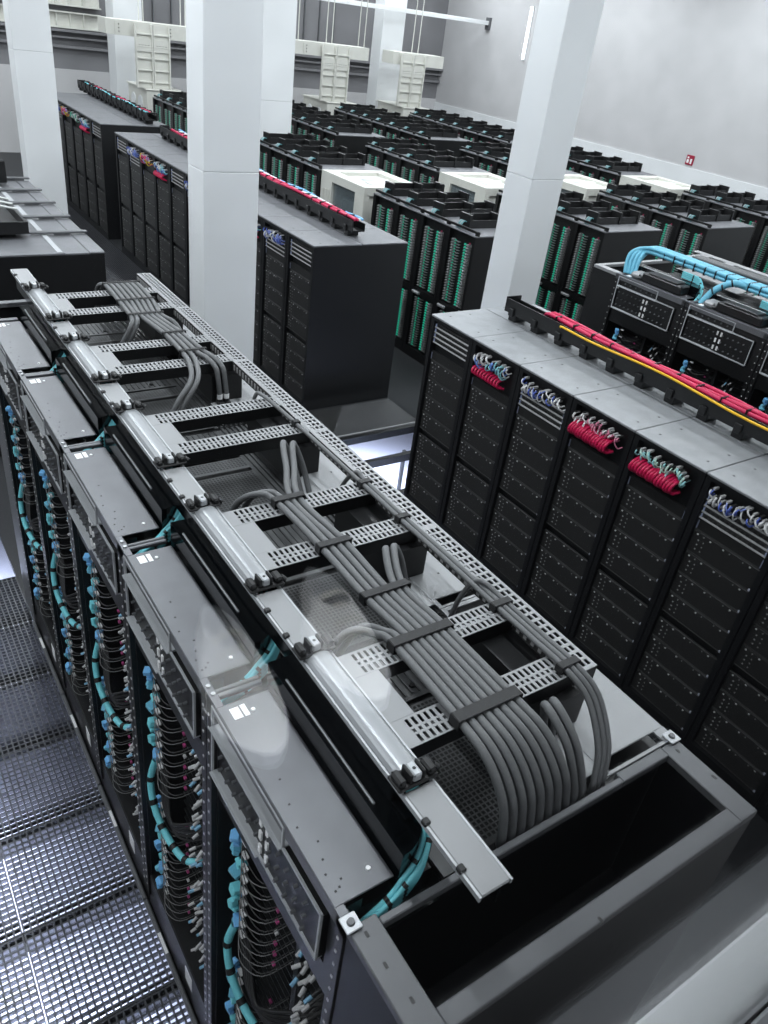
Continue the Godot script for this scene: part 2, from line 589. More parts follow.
func patch(t: Node3D, kind: String) -> void:
	if kind == "switch": return
	if kind == "pink" or kind == "tealpink":
		for i in 15:
			var z := 0.09 + i * 0.025
			var b := MB.new()
			var y0 := 1.78 + 0.004 * (i % 3)
			b.tube([Vector3(0.03, y0 + 0.04, z), Vector3(-0.04, y0 + 0.02, z - 0.004), Vector3(-0.055, y0 - 0.03, z - 0.012), Vector3(-0.02, y0 - 0.06, z - 0.006), Vector3(0.03, y0 - 0.05, z + 0.01)], 0.0125, 6, Color.WHITE, 3)
			part("patch_cable", b.mesh(M.pink), t)
	var cols := {"pink": [L(0.75), L(0.6, 0.2, 0.3)], "tealpink": [L(0.3, 0.6, 0.62), L(0.5, 0.7, 0.6)], "mixed": [L(0.3, 0.65, 0.7), L(0.7), L(0.12, 0.25, 0.6)],
		"blue": [L(0.1, 0.16, 0.55), L(0.75), L(0.25, 0.32, 0.7)], "warm": [L(0.85, 0.6, 0.05), L(0.8, 0.1, 0.25), L(0.3, 0.4, 0.8)], "green": [L(0.08, 0.45, 0.3), L(0.7), L(0.2, 0.5, 0.45)]}
	var cl: Array = cols[kind]
	for i in 22:
		var z := 0.07 + i * 0.02 + rng.randf_range(-0.008, 0.008)
		var b := MB.new()
		var y0 := 1.91 - rng.randf_range(0.0, 0.07)
		var dz := rng.randf_range(-0.03, 0.05)
		var dn := rng.randf_range(0.03, 0.08)
		b.tube([Vector3(0.03, y0, z), Vector3(-0.012, y0 - 0.004, z), Vector3(-0.03, y0 - dn * 0.5, z + dz * 0.4), Vector3(-0.008, y0 - dn, z + dz), Vector3(0.03, y0 - dn * 0.9, z + dz * 1.2)], rng.randf_range(0.005, 0.0085), 6, cl[rng.randi() % cl.size()], 3)
		b.box(-0.016, y0 - 0.008, z - 0.007, 0.03, y0 + 0.008, z + 0.007, L(0.55) if i % 3 else L(0.03))
		part("patch_cable", b.mesh(M.vc), t)
	if kind == "mixed":
		for i in 10:
			var z := 0.1 + i * 0.036
			var b := MB.new()
			b.tube([Vector3(0.03, 1.77, z), Vector3(-0.03, 1.76, z), Vector3(-0.04, 1.72, z + 0.01), Vector3(0.03, 1.70, z + 0.02)], 0.011, 6, Color.WHITE, 3)
			part("patch_cable", b.mesh(M.pink), t)

func front_row() -> void:
	std_parts()
	var src := {}
	for k in ["switch", "mixed", "blue", "pink", "tealpink"]:
		src["rtop" + k] = std_rack("server_rack", "rtop", k)
	for k in ["switch", "blue", "warm", "mixed", "green"]:
		src["mtop" + k] = std_rack("server_rack", "mtop", k)
	var seen := {}
	var place := func(key: String, label: String, at: Vector3, group: String) -> Node3D:
		var s: Node3D = src[key]
		if not seen.has(key):
			seen[key] = true
			s.position = at
			s.set_meta("label", label)
			s.set_meta("group", group)
			return s
		return copy(s, label, at, group)
	var what := {"switch": "with four silver switches on top", "mixed": "with white, blue and pink patch leads", "blue": "with blue leads above four switches", "pink": "with a thick coil of pink leads", "tealpink": "with pink coil under teal leads", "warm": "with yellow and pink patch leads", "green": "with green and white patch leads"}
	var kinds := ["switch", "mixed", "blue", "pink", "tealpink", "blue", "switch", "mixed"]
	for i in kinds.size():
		place.call("rtop" + kinds[i], "%s black rack from the floor opening %s" % [nth(i), what[kinds[i]]], Vector3(XR, 0, -4.531 + 0.6 * i), "racks of the front row beside the pink cables")
	kinds = ["switch", "blue", "mixed", "switch", "warm", "blue", "switch", "mixed", "warm", "blue", "switch"]
	for i in kinds.size():
		var r: Node3D = place.call("mtop" + kinds[i], "%s rack of the block behind the broad pillar %s" % [nth(i), what[kinds[i]]], Vector3(XR, 0, -6.706 - 0.631 * (i + 1)), "racks of the block behind the pillar")
		r.scale.z = 1.05
	kinds = ["switch", "mixed", "green", "warm", "blue", "green"]
	for i in kinds.size():
		var r: Node3D = place.call("mtop" + kinds[i], "%s rack of the farthest front block %s" % [nth(i), what[kinds[i]]], Vector3(XR, 0, -14.43 - 0.66 * (i + 1)), "racks of the farthest front block")
		r.scale.z = 1.1
	# cable trays along the tops
	top_tray("black cable tray with pink and yellow cables on the light grey rack tops", Vector3(XR + 0.62, HS, 0), -4.27, 0.3, ["pink", "pink", "pink", "yellow"])
	top_tray("black cable tray with pink and white cables behind the white pillar", Vector3(XR + 0.62, HS, 0), -13.2, -6.95, ["pink", "pink", "white", "blue"])
	top_tray("black cable tray with dark red and teal cables on the farthest block", Vector3(XR + 0.86, HS, 0), -19.0, -14.5, ["teal", "pink", "black"])

func top_tray(label: String, at: Vector3, z0: float, z1: float, cols: Array) -> void:
	var t := thing("cable_tray", label, "cable tray", at)
	var b := MB.new()
	b.box(0.0, 0.07, z0, 0.17, 0.085, z1)
	b.box(0.0, 0.085, z0, 0.012, 0.19, z1)
	b.box(0.158, 0.085, z0, 0.17, 0.16, z1)
	b.box(0.0, 0.085, z0, 0.17, 0.2, z0 + 0.012)
	part("channel", b.mesh(M.black), t)
	var fb := MB.new()
	fb.bbox(0.01, 0.0016, -0.045, 0.16, 0.07, 0.045, 0.006)
	fb.bbox(-0.018, 0.05, -0.03, 0.0, 0.12, 0.03, 0.005)
	var fm := fb.mesh(M.black)
	var cb := MB.new()
	cb.bbox(-0.01, 0.19, -0.06, 0.18, 0.215, -0.03, 0.004)
	cb.box(-0.012, 0.08, -0.06, 0.0, 0.2, -0.03)
	cb.box(0.17, 0.08, -0.06, 0.182, 0.2, -0.03)
	var cm := cb.mesh(M.black)
	var z := z0 + 0.1
	while z < z1 - 0.05:
		part("foot", fm, t, Vector3(0, 0, z))
		if cols.size() < 4: part("clamp", cm, t, Vector3(0, 0, z + 0.25))
		z += 0.3
	var g := thing("cable_bundle", label.replace("black cable tray with", "bundle of").replace(" on the", " lying along the").replace(" behind the", " running behind the"), "cables", at)
	var ties := MB.new()
	for j in cols.size():
		var pts := []
		var r := 0.0165 if cols[j] == "pink" else (0.009 if cols[j] == "yellow" else 0.013)
		var x := 0.04 + 0.034 * j
		var y := 0.2 if cols[j] != "yellow" else 0.185
		if cols[j] == "yellow": x = -0.014
		var zz := z0 + 0.5
		if cols[j] == "yellow": zz += 0.25
		pts.append(Vector3(x + 0.02, 0.16, zz - 0.05))
		var ze := z1 if cols[j] != "yellow" else z0 + 3.0
		while zz < ze:
			pts.append(Vector3(x + 0.012 * sin(zz * 3.1 + j), y + 0.01 * sin(zz * 4.3 + 2 * j), zz))
			zz += 0.28
		pts.append(Vector3(x + (0.02 if cols[j] == "yellow" else 0.0), y - (0.03 if cols[j] == "yellow" else 0.0), ze - 0.02))
		b = MB.new()
		b.tube(pts, r, 8, Color.WHITE, 3)
		part("cable", b.mesh(M[cols[j]]), g)
	z = z0 + 0.6
	while z < z1:
		ties = MB.new()
		ties.bbox(0.018, 0.178, z, 0.132, 0.223, z + 0.012, 0.01)
		part("cable_tie", ties.mesh(M.black), g)
		z += 0.21

# ---------------------------------------------------------------- tall cabinets
func tall_rack() -> Node3D:
	var t := thing("tall_cabinet", "tall black compute cabinet", "server cabinet")
	t.set_meta("base", "tall_cabinet")
	var P := PN
	var b := MB.new()
	b.box(0.3, 0.0, -P + 0.002, WN, HN - 0.075, -0.002)
	b.box(0.02, 0.12, -P + 0.002, 0.3, HN - 0.14, -P + 0.05)
	b.box(0.02, 0.12, -0.05, 0.3, HN - 0.14, -0.002)
	b.box(0.02, 1.93, -P + 0.05, 0.3, 2.05, -0.05)
	b.box(0.075, 2.05, -P + 0.05, 0.3, HN - 0.06, -0.05)
	b.box(0.02, 2.05, -0.09, 0.08, HN - 0.02, -0.05)
	b.box(0.02, 2.285, -0.32, 0.08, HN - 0.02, -0.09)
	part("cabinet", b.mesh(M.black), t)
	b = MB.new()
	b.bbox(0.012, 0.0, -P + 0.003, 0.3, 0.3, -0.003, 0.006)
	part("plinth", b.mesh(M.black), t)
	b = MB.new()
	b.box(0.009, 0.13, -0.30, 0.0121, 0.24, -0.22, L(0.8))
	part("sticker", b.mesh(M.vc), t)
	b = MB.new()
	b.bbox(-0.022, 0.001, -P + 0.003, 0.0, 0.035, -0.003, 0.005)
	part("floor_rail", b.mesh(M.grey), t)
	b = MB.new()
	b.box(-0.02, 0.035, -0.62, -0.004, 0.0365, -0.5, L(0.8))
	part("rail_label", b.mesh(M.vc), t)
	# post with rows of pale screws
	b = MB.new()
	b.box(0.0, 0.12, -P + 0.003, 0.03, HN - 0.01, -P + 0.04)
	b.box(0.0, 0.12, -0.04, 0.03, HN - 0.01, -0.003)
	part("post", b.mesh(M.black), t)
	b = MB.new()
	for i in 36:
		b.box(-0.003, 0.2 + i * 0.06, -P + 0.018, 0.0, 0.208 + i * 0.06, -P + 0.026, L(0.5))
		b.box(-0.003, 0.2 + i * 0.06, -0.026, 0.0, 0.208 + i * 0.06, -0.018, L(0.5))
	part("screw_row", b.mesh(M.vc), t)
	# grey top plate with slots at both ends
	b = MB.new()
	b.bbox(0.0, HN - 0.006, -P + 0.078, 0.172, HN, -0.052, 0.002)
	b.box(0.0, HN - 0.006, -P, 0.024, HN, -P + 0.078)
	b.box(0.0, HN - 0.006, -0.052, 0.024, HN, 0.0)
	b.box(0.0, HN - 0.05, -P + 0.003, 0.004, HN - 0.006, -0.003)
	for i in 9:
		b.box(0.02 + 0.014 * (i % 3), HN, -0.09 - 0.055 * i * i * 0.1, 0.026 + 0.014 * (i % 3), HN + 0.0008, -0.084 - 0.055 * i * i * 0.1, L(0.05))
	part("top_plate", b.mesh(M.panel), t)
	b = MB.new()
	b.bbox(0.024, HN - 0.02, -P + 0.003, 0.17, HN - 0.002, -P + 0.017, 0.003)
	b.bbox(0.024, HN - 0.02, -P + 0.022, 0.17, HN - 0.002, -P + 0.038, 0.003)
	part("cross_bar", b.mesh(M.panel), t)
	b = MB.new()
	b.cyl(Vector3(0.013, HN, -P + 0.022), Vector3(0.013, HN + 0.005, -P + 0.022), 0.008, 0.007, 10)
	part("screw", b.mesh(M.steel), t)
	b = MB.new()
	b.cyl(Vector3(0.012, HN, -0.014), Vector3(0.012, HN + 0.005, -0.014), 0.008, 0.007, 10)
	part("screw", b.mesh(M.steel), t)
	for p in [Vector2(0.095, -P + 0.13), Vector2(0.125, -0.1)]:
		b = MB.new()
		b.cyl(Vector3(p.x, HN, p.y), Vector3(p.x, HN + 0.003, p.y), 0.0075, 0.006, 10, L(0.9))
		part("screw", b.mesh(M.vc), t)
	for p in [[0.03, 0.058, -P + 0.10, -P + 0.145], [0.064, 0.08, -P + 0.098, -P + 0.145]]:
		b = MB.new()
		b.box(p[0], HN, p[2], p[1], HN + 0.0012, p[3], L(0.9))
		part("sticker", b.mesh(M.vc), t)
	# deck between the ducts: fine perforated sheets over a dark space
	deck(t)
	# right-hand grey plate
	b = MB.new()
	b.bbox(0.9, HN - 0.006, -P + 0.055, WN, HN, -0.052, 0.002)
	b.box(1.165, HN - 0.006, -P + 0.002, WN, HN, -P + 0.055)
	b.box(1.165, HN - 0.006, -0.052, WN, HN, -0.002)
	b.box(0.9, HN - 0.006, -P + 0.002, 0.918, HN, -P + 0.055)
	b.box(0.9, HN - 0.006, -0.052, 0.918, HN, -0.002)
	b.box(0.918, HN - 0.006, -P + 0.002, 1.165, HN, -P + 0.02)
	b.box(0.918, HN - 0.006, -0.012, 1.165, HN, -0.002)
	b.box(0.79, HN - 0.006, -0.19, 0.9, HN, -0.03)
	b.box(WN - 0.004, HN - 0.04, -P + 0.003, WN, HN - 0.006, -0.003)
	for p in [Vector2(1.02, -0.18), Vector2(1.05, -0.36), Vector2(1.15, -0.42), Vector2(1.1, -0.6)]:
		b.box(p.x, HN, p.y, p.x + 0.008, HN + 0.0008, p.y + 0.008, L(0.05))
	part("rear_plate", b.mesh(M.perf), t)
	fans(t)
	leads(t)
	guide(t)
	return t

func deck(t: Node3D) -> void:
	var P := PN
	var y := HN - 0.05
	var b := MB.new()
	b.box(0.3, y - 0.02, -P, 0.94, y - 0.012, 0.0)
	part("deck_pan", b.mesh(M.black), t)
	var mk := func(x0: float, x1: float, z0: float, z1: float, pitch: float, gap: float) -> void:
		var hx := []
		var hz := []
		var nx := int((x1 - x0 - 0.01) / pitch)
		var nz := int((z1 - z0 - 0.01) / pitch)
		for i in nx: hx.append([x0 + 0.008 + i * pitch, x0 + 0.008 + i * pitch + gap])
		for i in nz: hz.append([z0 + 0.008 + i * pitch, z0 + 0.008 + i * pitch + gap])
		var q := MB.new()
		q.perf(x0, z0, x1, z1, y, hx, hz)
		part("perforated_sheet", q.mesh(M.deck), t)
	mk.call(0.40, 0.74, -0.40, -0.02, 0.0155, 0.0105)
	mk.call(0.42, 0.74, -0.53, -0.43, 0.0155, 0.010)
	# ribbed sheet
	b = MB.new()
	b.box(0.74, y - 0.01, -P + 0.01, 0.95, y - 0.006, -0.02, L(0.8))
	for i in 7:
		b.box(0.76 + i * 0.026, y - 0.006, -P + 0.01, 0.772 + i * 0.026, y + 0.006, -0.02, L(0.75))
	part("ribbed_sheet", b.mesh(M.deck), t)
	b = MB.new()
	b.box(0.36, y - 0.004, -P + 0.02, 0.74, y, -0.55, L(0.85))
	for i in 13:
		b.box(0.375 + i * 0.028, y, -P + 0.03, 0.381 + i * 0.028, y + 0.004, -0.57, L(0.55))
	b.cyl(Vector3(0.62, y, -0.6), Vector3(0.62, y + 0.006, -0.6), 0.012, 0.01, 8, L(0.15))
	part("vent_cover", b.mesh(M.deck), t)
	b = MB.new()
	b.box(0.3, y - 0.002, -P + 0.003, 0.36, y + 0.01, -0.003, L(0.8))
	part("edge_rail", b.mesh(M.deck), t)

func fans(t: Node3D) -> void:
	var P := PN
	var st := MB.new()
	var o := 0.004
	# silver outline of the two tiers
	st.box(-o, HN - 0.022, -P + 0.05, 0.004, HN - 0.017, -0.31)
	st.box(-o, 2.276, -P + 0.05, 0.004, 2.284, -0.1)
	st.box(-o, 2.066, -P + 0.05, 0.004, 2.074, -0.1)
	st.box(-o, 2.07, -P + 0.046, 0.004, HN - 0.018, -P + 0.053)
	st.box(-o, 2.28, -0.315, 0.004, HN - 0.018, -0.308)
	st.box(-o, 2.07, -0.104, 0.004, 2.28, -0.097)
	part("outline_frame", st.mesh(M.shelf), t)
	var b := MB.new()
	b.box(-0.014, 2.276, -P + 0.052, 0.03, 2.282, -0.31)
	b.box(0.03, 2.282, -P + 0.052, 0.074, HN - 0.03, -0.31, L(0.02))
	part("upper_shelf", b.mesh(M.shelf), t)
	b = MB.new()
	b.box(-0.012, 2.066, -P + 0.052, 0.02, 2.072, -0.44)
	b.box(-0.004, 2.066, -0.44, 0.02, 2.072, -0.1)
	part("lower_shelf", b.mesh(M.shelf), t)
	b = MB.new()
	b.box(0.004, 2.073, -0.44, 0.076, 2.274, -0.1)
	b.box(0.018, 2.073, -P + 0.06, 0.076, 2.274, -0.44)
	var fb := part("fan_block", b.mesh(M.black), t)
	b = MB.new()
	for i in 12:
		for j in 3:
			if i == 6: continue
			var z := -P + 0.085 + i * 0.052
			var x := 0.018 if z < -0.44 else 0.004
			b.cyl(Vector3(x, 2.105 + j * 0.06, z), Vector3(x - 0.014, 2.105 + j * 0.06, z), 0.0065, 0.0055, 8)
	for i in 6:
		b.cyl(Vector3(0.03, 2.31, -P + 0.12 + i * 0.065), Vector3(0.018, 2.31, -P + 0.12 + i * 0.065), 0.009, 0.007, 8)
	part("stud_grid", b.mesh(M.grey), fb)
	b = MB.new()
	for j in 3:
		b.box(-0.002, 2.09 + j * 0.062, -P + 0.385, 0.004, 2.125 + j * 0.062, -P + 0.4, L(0.85))
		b.box(-0.002, 2.09 + j * 0.062, -P + 0.425, 0.004, 2.125 + j * 0.062, -P + 0.44, L(0.85))
	part("label_strip", b.mesh(M.vc), fb)

func leads(t: Node3D) -> void:
	var P := PN
	var b := MB.new()
	b.box(0.16, 0.12, -0.43, 0.3, 1.93, -0.40)
	for i in 26:
		b.box(0.2, 0.2 + i * 0.066, -P + 0.05, 0.29, 0.21 + i * 0.066, -0.05, L(1.4))
	part("blade_bay", b.mesh(M.unit), t)
	# blue connectors and their thin leads
	var conn := MB.new()
	conn.bbox(-0.016, -0.02, -0.02, 0.02, 0.014, 0.016, 0.003)
	conn.bbox(-0.02, 0.008, -0.006, 0.012, 0.03, 0.03, 0.002)
	conn.bbox(-0.012, -0.028, 0.004, 0.012, -0.012, 0.028, 0.002)
	var meshes := [conn.mesh(M.blue), conn.mesh(M.sky), conn.mesh(M.teal)]
	var ys := []
	for i in 9: ys.append(1.87 - i * 0.068)
	for i in 11: ys.append(1.06 - i * 0.068)
	for i in ys.size():
		var y: float = ys[i]
		var o := part("connector", meshes[(i * 7 + i / 3) % 3], t, Vector3(0.03 + rng.randf_range(-0.012, 0.014), y + rng.randf_range(-0.012, 0.012), -P + 0.18 + rng.randf_range(-0.02, 0.02)))
		o.rotation = Vector3(rng.randf_range(-0.7, 0.7), rng.randf_range(-0.6, 0.6), rng.randf_range(-0.5, 0.5))
		o.scale = Vector3.ONE * rng.randf_range(0.7, 1.05)
		var w := MB.new()
		for k in 2:
			var y1: float = y + 0.018 * (k - 1)
			w.tube([Vector3(0.04, y1, -P + 0.2), Vector3(0.01 + 0.02 * k, y1 - 0.035, -P + 0.28), Vector3(0.05, y1 - 0.02, -P + 0.37), Vector3(0.16, y1 + 0.01, -0.44)], 0.0018, 5, L(0.05) if k else L(0.16), 4)
		w.box(0.09, y - 0.005, -0.47, 0.10, y + 0.005, -0.455, L(0.42, 0.06, 0.2) if i % 5 else L(0.6))
		w.box(0.03, y + 0.02, -P + 0.215, 0.045, y + 0.028, -P + 0.245, L(0.75))
		part("lead", w.mesh(M.vc), t)
	# dense silver plugs of the second bay
	for i in 30:
		var y := 1.88 - i * 0.05
		for k in 2:
			var w := MB.new()
			var col := L(0.45) if (i + k) % 5 else L(0.2, 0.42, 0.6)
			var z := -0.25 + 0.07 * k + rng.randf_range(-0.035, 0.035)
			var yy := y + rng.randf_range(-0.02, 0.02)
			var dz := rng.randf_range(-0.03, 0.03)
			w.cyl(Vector3(0.14, yy + 0.02, z - dz), Vector3(0.06, yy - 0.014, z + dz), 0.006, 0.006, 6, L(0.02))
			w.cyl(Vector3(0.06, yy - 0.014, z + dz), Vector3(0.035, yy - 0.026, z + 1.4 * dz), 0.008, 0.007, 6, col)
			part("plug", w.mesh(M.vc), t)
	# taped turquoise bundle sweeping from one bay to the other
	var path := [Vector3(0.035, 1.34, -P + 0.18), Vector3(0.01, 1.22, -P + 0.17), Vector3(0.0, 1.12, -P + 0.22), Vector3(0.005, 1.05, -P + 0.31), Vector3(0.02, 1.02, -P + 0.41), Vector3(0.04, 1.03, -P + 0.5), Vector3(0.09, 1.07, -P + 0.57)]
	b = MB.new()
	b.tube(path, 0.016, 8, Color.WHITE, 6)
	var tb := part("taped_bundle", b.mesh(M.teal), t)
	for i in range(1, 6):
		b = MB.new()
		var p: Vector3 = path[i]
		var d: Vector3 = (path[i + 1] - path[i - 1]).normalized()
		b.cyl(p - d * 0.012, p + d * 0.012, 0.0185, 0.0185, 8)
		part("tape", b.mesh(M.rubber), tb)
	for k in 5:
		b = MB.new()
		b.tube([Vector3(0.06, 1.36 - k * 0.01, -P + 0.2 + 0.012 * k), Vector3(0.02, 1.19, -P + 0.3 + 0.02 * k), Vector3(0.03, 1.14 + 0.02 * k, -P + 0.45), Vector3(0.1, 1.2 + 0.03 * k, -0.28)], 0.007, 6, Color.WHITE, 5)
		part("sweeping_lead", b.mesh(M.rubber), t)

func guide(t: Node3D) -> void:
	# black cable guide with rounded end, behind the grey top plate
	var P := PN
	var poly := PackedVector2Array()     # (z, x)
	poly.append(Vector2(-P + 0.05, 0.18))
	poly.append(Vector2(-P + 0.05, 0.285))
	for i in 11:
		var a := PI / 2 * i / 10.0
		poly.append(Vector2(-0.15 + 0.105 * sin(a), 0.185 + 0.1 * cos(a)))
	poly.append(Vector2(-0.045, 0.18))
	var b := MB.new()
	b.prism(poly, 1, HN - 0.07, HN + 0.085)
	part("cable_guide", b.mesh(M.gloss), t)
	b = MB.new()
	b.bbox(0.192, HN + 0.085, -P + 0.14, 0.199, HN + 0.092, -0.2, 0.002)
	part("guide_lip", b.mesh(M.steel), t)
	# turquoise cables turning round the guide and down into the slot
	for k in 8:
		var q := MB.new()
		var o := 0.0095 + 0.0155 * (k % 2)
		var dy := 0.0155 * (k / 2)
		var pts := [Vector3(0.284 + 0.2 * o, HN + 0.1 + dy, -0.32), Vector3(0.282 + o, HN + 0.095 + dy, -0.2)]
		for i in 5:
			var a := PI / 2 * i / 4.0
			pts.append(Vector3(0.185 + (0.1 + o) * cos(a), HN + 0.09 + dy - 0.036 * i, -0.15 + (0.105 + o) * sin(a)))
		pts.append(Vector3(0.14, HN - 0.08 + dy * 0.8, -0.036 + o * 0.8))
		pts.append(Vector3(0.06, HN - 0.12 + dy * 0.5, -0.036 + o * 0.6))
		q.tube(pts, 0.0078, 6, Color.WHITE, 4)
		var o2 := part("turquoise_cable", q.mesh(M.teal), t)
		o2.set_meta("label", "turquoise cable")
		for i in [1, 3, 5, 7]:
			q = MB.new()
			var i2: int = i + (k % 2 if i < 7 else 0)
			var d: Vector3 = (pts[i2 + 1] - pts[i2 - 1]).normalized()
			q.cyl(pts[i2] - d * 0.006, pts[i2] + d * 0.006, 0.0086, 0.0086, 8)
			part("tape", q.mesh(M.rubber), o2)

func near_row() -> void:
	var src := tall_rack()
	var names := ["nearest", "second", "third", "fourth", "farthest"]
	for k in 5:
		var lb := "%s tall black cabinet of the near row with blue connectors and grey top plate" % names[k]
		if k == 0:
			src.set_meta("label", lb)
			src.set_meta("group", "tall cabinets of the near row")
		else:
			copy(src, lb, Vector3(0, 0, -PN * k), "tall cabinets of the near row")
	# end frame of the row
	var t := thing("end_frame", "grey rectangular frame closing the near end of the tall row", "frame", Vector3(0, 0, 0))
	var b := MB.new()
	b.bbox(0.0, HN - 0.03, 0.004, 0.08, HN, 0.298, 0.003)
	b.bbox(1.134, HN - 0.03, 0.004, WN, HN, 0.298, 0.003)
	b.bbox(0.08, HN - 0.03, 0.246, 1.134, HN, 0.298, 0.003)
	b.bbox(0.08, HN - 0.03, 0.016, 0.93, HN, 0.036, 0.003)
	b.bbox(0.93, HN - 0.03, 0.002, 1.134, HN, 0.036, 0.003)
	part("top_frame", b.mesh(M.grey), t)
	b = MB.new()
	b.box(0.004, 0.0, 0.004, 0.03, HN - 0.03, 0.296)
	b.box(1.18, 0.0, 0.004, 1.208, HN - 0.03, 0.296)
	b.box(0.03, 0.0, 0.27, 1.18, HN - 0.03, 0.296)
	part("side_panels", b.mesh(M.navy), t)
	b = MB.new()
	b.box(0.03, 1.7, 0.004, 1.18, 1.72, 0.27)
	part("bottom_pan", b.mesh(M.black), t)
	for p in [Vector3(0.012, HN + 0.0055, 0.0), Vector3(1.194, HN + 0.0055, -0.006)]:
		b = MB.new()
		b.bbox(p.x - 0.022, p.y, p.z - 0.022, p.x + 0.022, p.y + 0.005, p.z + 0.022, 0.002)
		var cp := part("corner_plate", b.mesh(M.steel), t)
		b = MB.new()
		b.cyl(p + Vector3(0, 0.005, 0), p + Vector3(0, 0.012, 0), 0.011, 0.009, 10)
		part("bolt", b.mesh(M.grey), cp)
	for p in [Vector2(0.03, 0.03), Vector2(0.03, 0.11), Vector2(0.04, 0.2), Vector2(1.17, 0.03), Vector2(1.19, 0.15), Vector2(0.55, 0.285)]:
		b = MB.new()
		b.box(p.x, HN, p.y, p.x + 0.008, HN + 0.001, p.y + 0.016, L(0.03))
		part("slot_hole", b.mesh(M.vc), t)
	t = thing("end_frame", "grey panelled frame closing the far end of the tall row", "frame", Vector3(0, 0, -5 * PN))
	b = MB.new()
	b.bbox(0.0, 0.0, -0.3, 0.03, HN - 0.03, -0.004, 0.004)
	part("side_panel", b.mesh(M.grey), t)
	b = MB.new()
	b.box(0.03, 0.0, -0.298, WN, HN - 0.03, -0.27)
	part("end_panel", b.mesh(M.navy), t)
	b = MB.new()
	b.bbox(0.0, HN - 0.03, -0.3, 0.08, HN, -0.004, 0.003)
	b.bbox(0.08, HN - 0.03, -0.3, WN, HN, -0.25, 0.003)
	b.bbox(1.134, HN - 0.03, -0.25, WN, HN, -0.004, 0.003)
	part("top_frame", b.mesh(M.grey), t)
	duct(0.0)
	ladder(0.0)
	thick_cables()

func clamp_mesh() -> Mesh:
	var b := MB.new()
	b.bbox(0.195, 0.222, -0.028, 0.315, 0.232, 0.028, 0.003, L(1.0))
	b.bbox(0.198, 0.232, -0.024, 0.222, 0.252, 0.024, 0.006, L(1.0))
	b.bbox(0.286, 0.232, -0.024, 0.312, 0.252, 0.024, 0.006, L(1.0))
	b.bbox(0.230, 0.232, -0.022, 0.238, 0.262, 0.022, 0.003, L(1.0))
	b.bbox(0.268, 0.232, -0.022, 0.276, 0.262, 0.022, 0.003, L(1.0))
	b.cyl(Vector3(0.313, 0.232, 0.0), Vector3(0.327, 0.225, 0.008), 0.014, 0.01, 8, L(1.0))
	return b.mesh(M.rubber)

func duct(x: float) -> void:
	var t := thing("cable_duct", "long covered duct of silver lids with black clamps above the near row", "cable duct", Vector3(x, HN, 0))
	var z0 := -4.39
	var z1 := 0.18
	var b := MB.new()
	b.box(0.236, 0.088, z0, 0.3, 0.094, z1 - 0.3)
	b.box(0.232, 0.094, z0, 0.237, 0.2, z1 - 0.36)
	b.box(0.297, 0.094, z0, 0.302, 0.2, z1 - 0.02)
	part("channel", b.mesh(M.gloss), t)
	b = MB.new()
	b.box(0.208, 0.196, z0, 0.214, 0.212, z1)
	b.box(0.299, 0.196, z0, 0.305, 0.212, z1)
	part("side_rail", b.mesh(M.steel), t)
	for k in 6:
		# flat lids
		var a := -0.144 - PN * k + 0.024 if k < 6 else 0.0
		var e := z1 if k == 0 else -0.648 - PN * (k - 1) - 0.024
		if k == 5: a = z0
		else: a = -0.144 - PN * k + 0.024
		b = MB.new()
		b.bbox(0.214, 0.204, a, 0.299, 0.214, e, 0.003)
		part("flat_lid", b.mesh(M.perf), t)
		for s in [0.3, 0.75]:
			b = MB.new()
			b.bbox(0.205, 0.205, lerpf(a, e, s) - 0.01, 0.224, 0.22, lerpf(a, e, s) + 0.01, 0.003)
			part("catch", b.mesh(M.rubber), t)
	var cm := clamp_mesh()
	for k in 5:
		var a := -0.648 - PN * k + 0.02
		var e := -0.144 - PN * k - 0.02
		var poly := PackedVector2Array()   # (x, y)
		for i in 13:
			var u := -1.0 + 2.0 * i / 12.0
			poly.append(Vector2(0.2565 + 0.041 * u, 0.212 + 0.02 * (1.0 - u * u * u * u)))
		poly.append(Vector2(0.2975, 0.206))
		poly.append(Vector2(0.2155, 0.206))
		b = MB.new()
		b.prism(poly, 2, a, e)
		part("domed_lid", b.mesh(M.lid), t)
		for z in [-0.648 - PN * k, -0.144 - PN * k]:
			var cl := part("clamp", cm, t, Vector3(0, 0, z))
			b = MB.new()
			b.bbox(0.24, 0.232, -0.022, 0.266, 0.258, 0.022, 0.004)
			b.cyl(Vector3(0.253, 0.258, 0), Vector3(0.253, 0.2585, 0), 0.005, 0.005, 8, L(0.05))
			part("clamp_plate", b.mesh(M.steel), cl)

func slots(a: float, b: float, n: int, fill: float) -> Array:
	var r := []
	var p := (b - a) / n
	for i in n: r.append([a + p * (i + 0.5 - fill * 0.5), a + p * (i + 0.5 + fill * 0.5)])
	return r

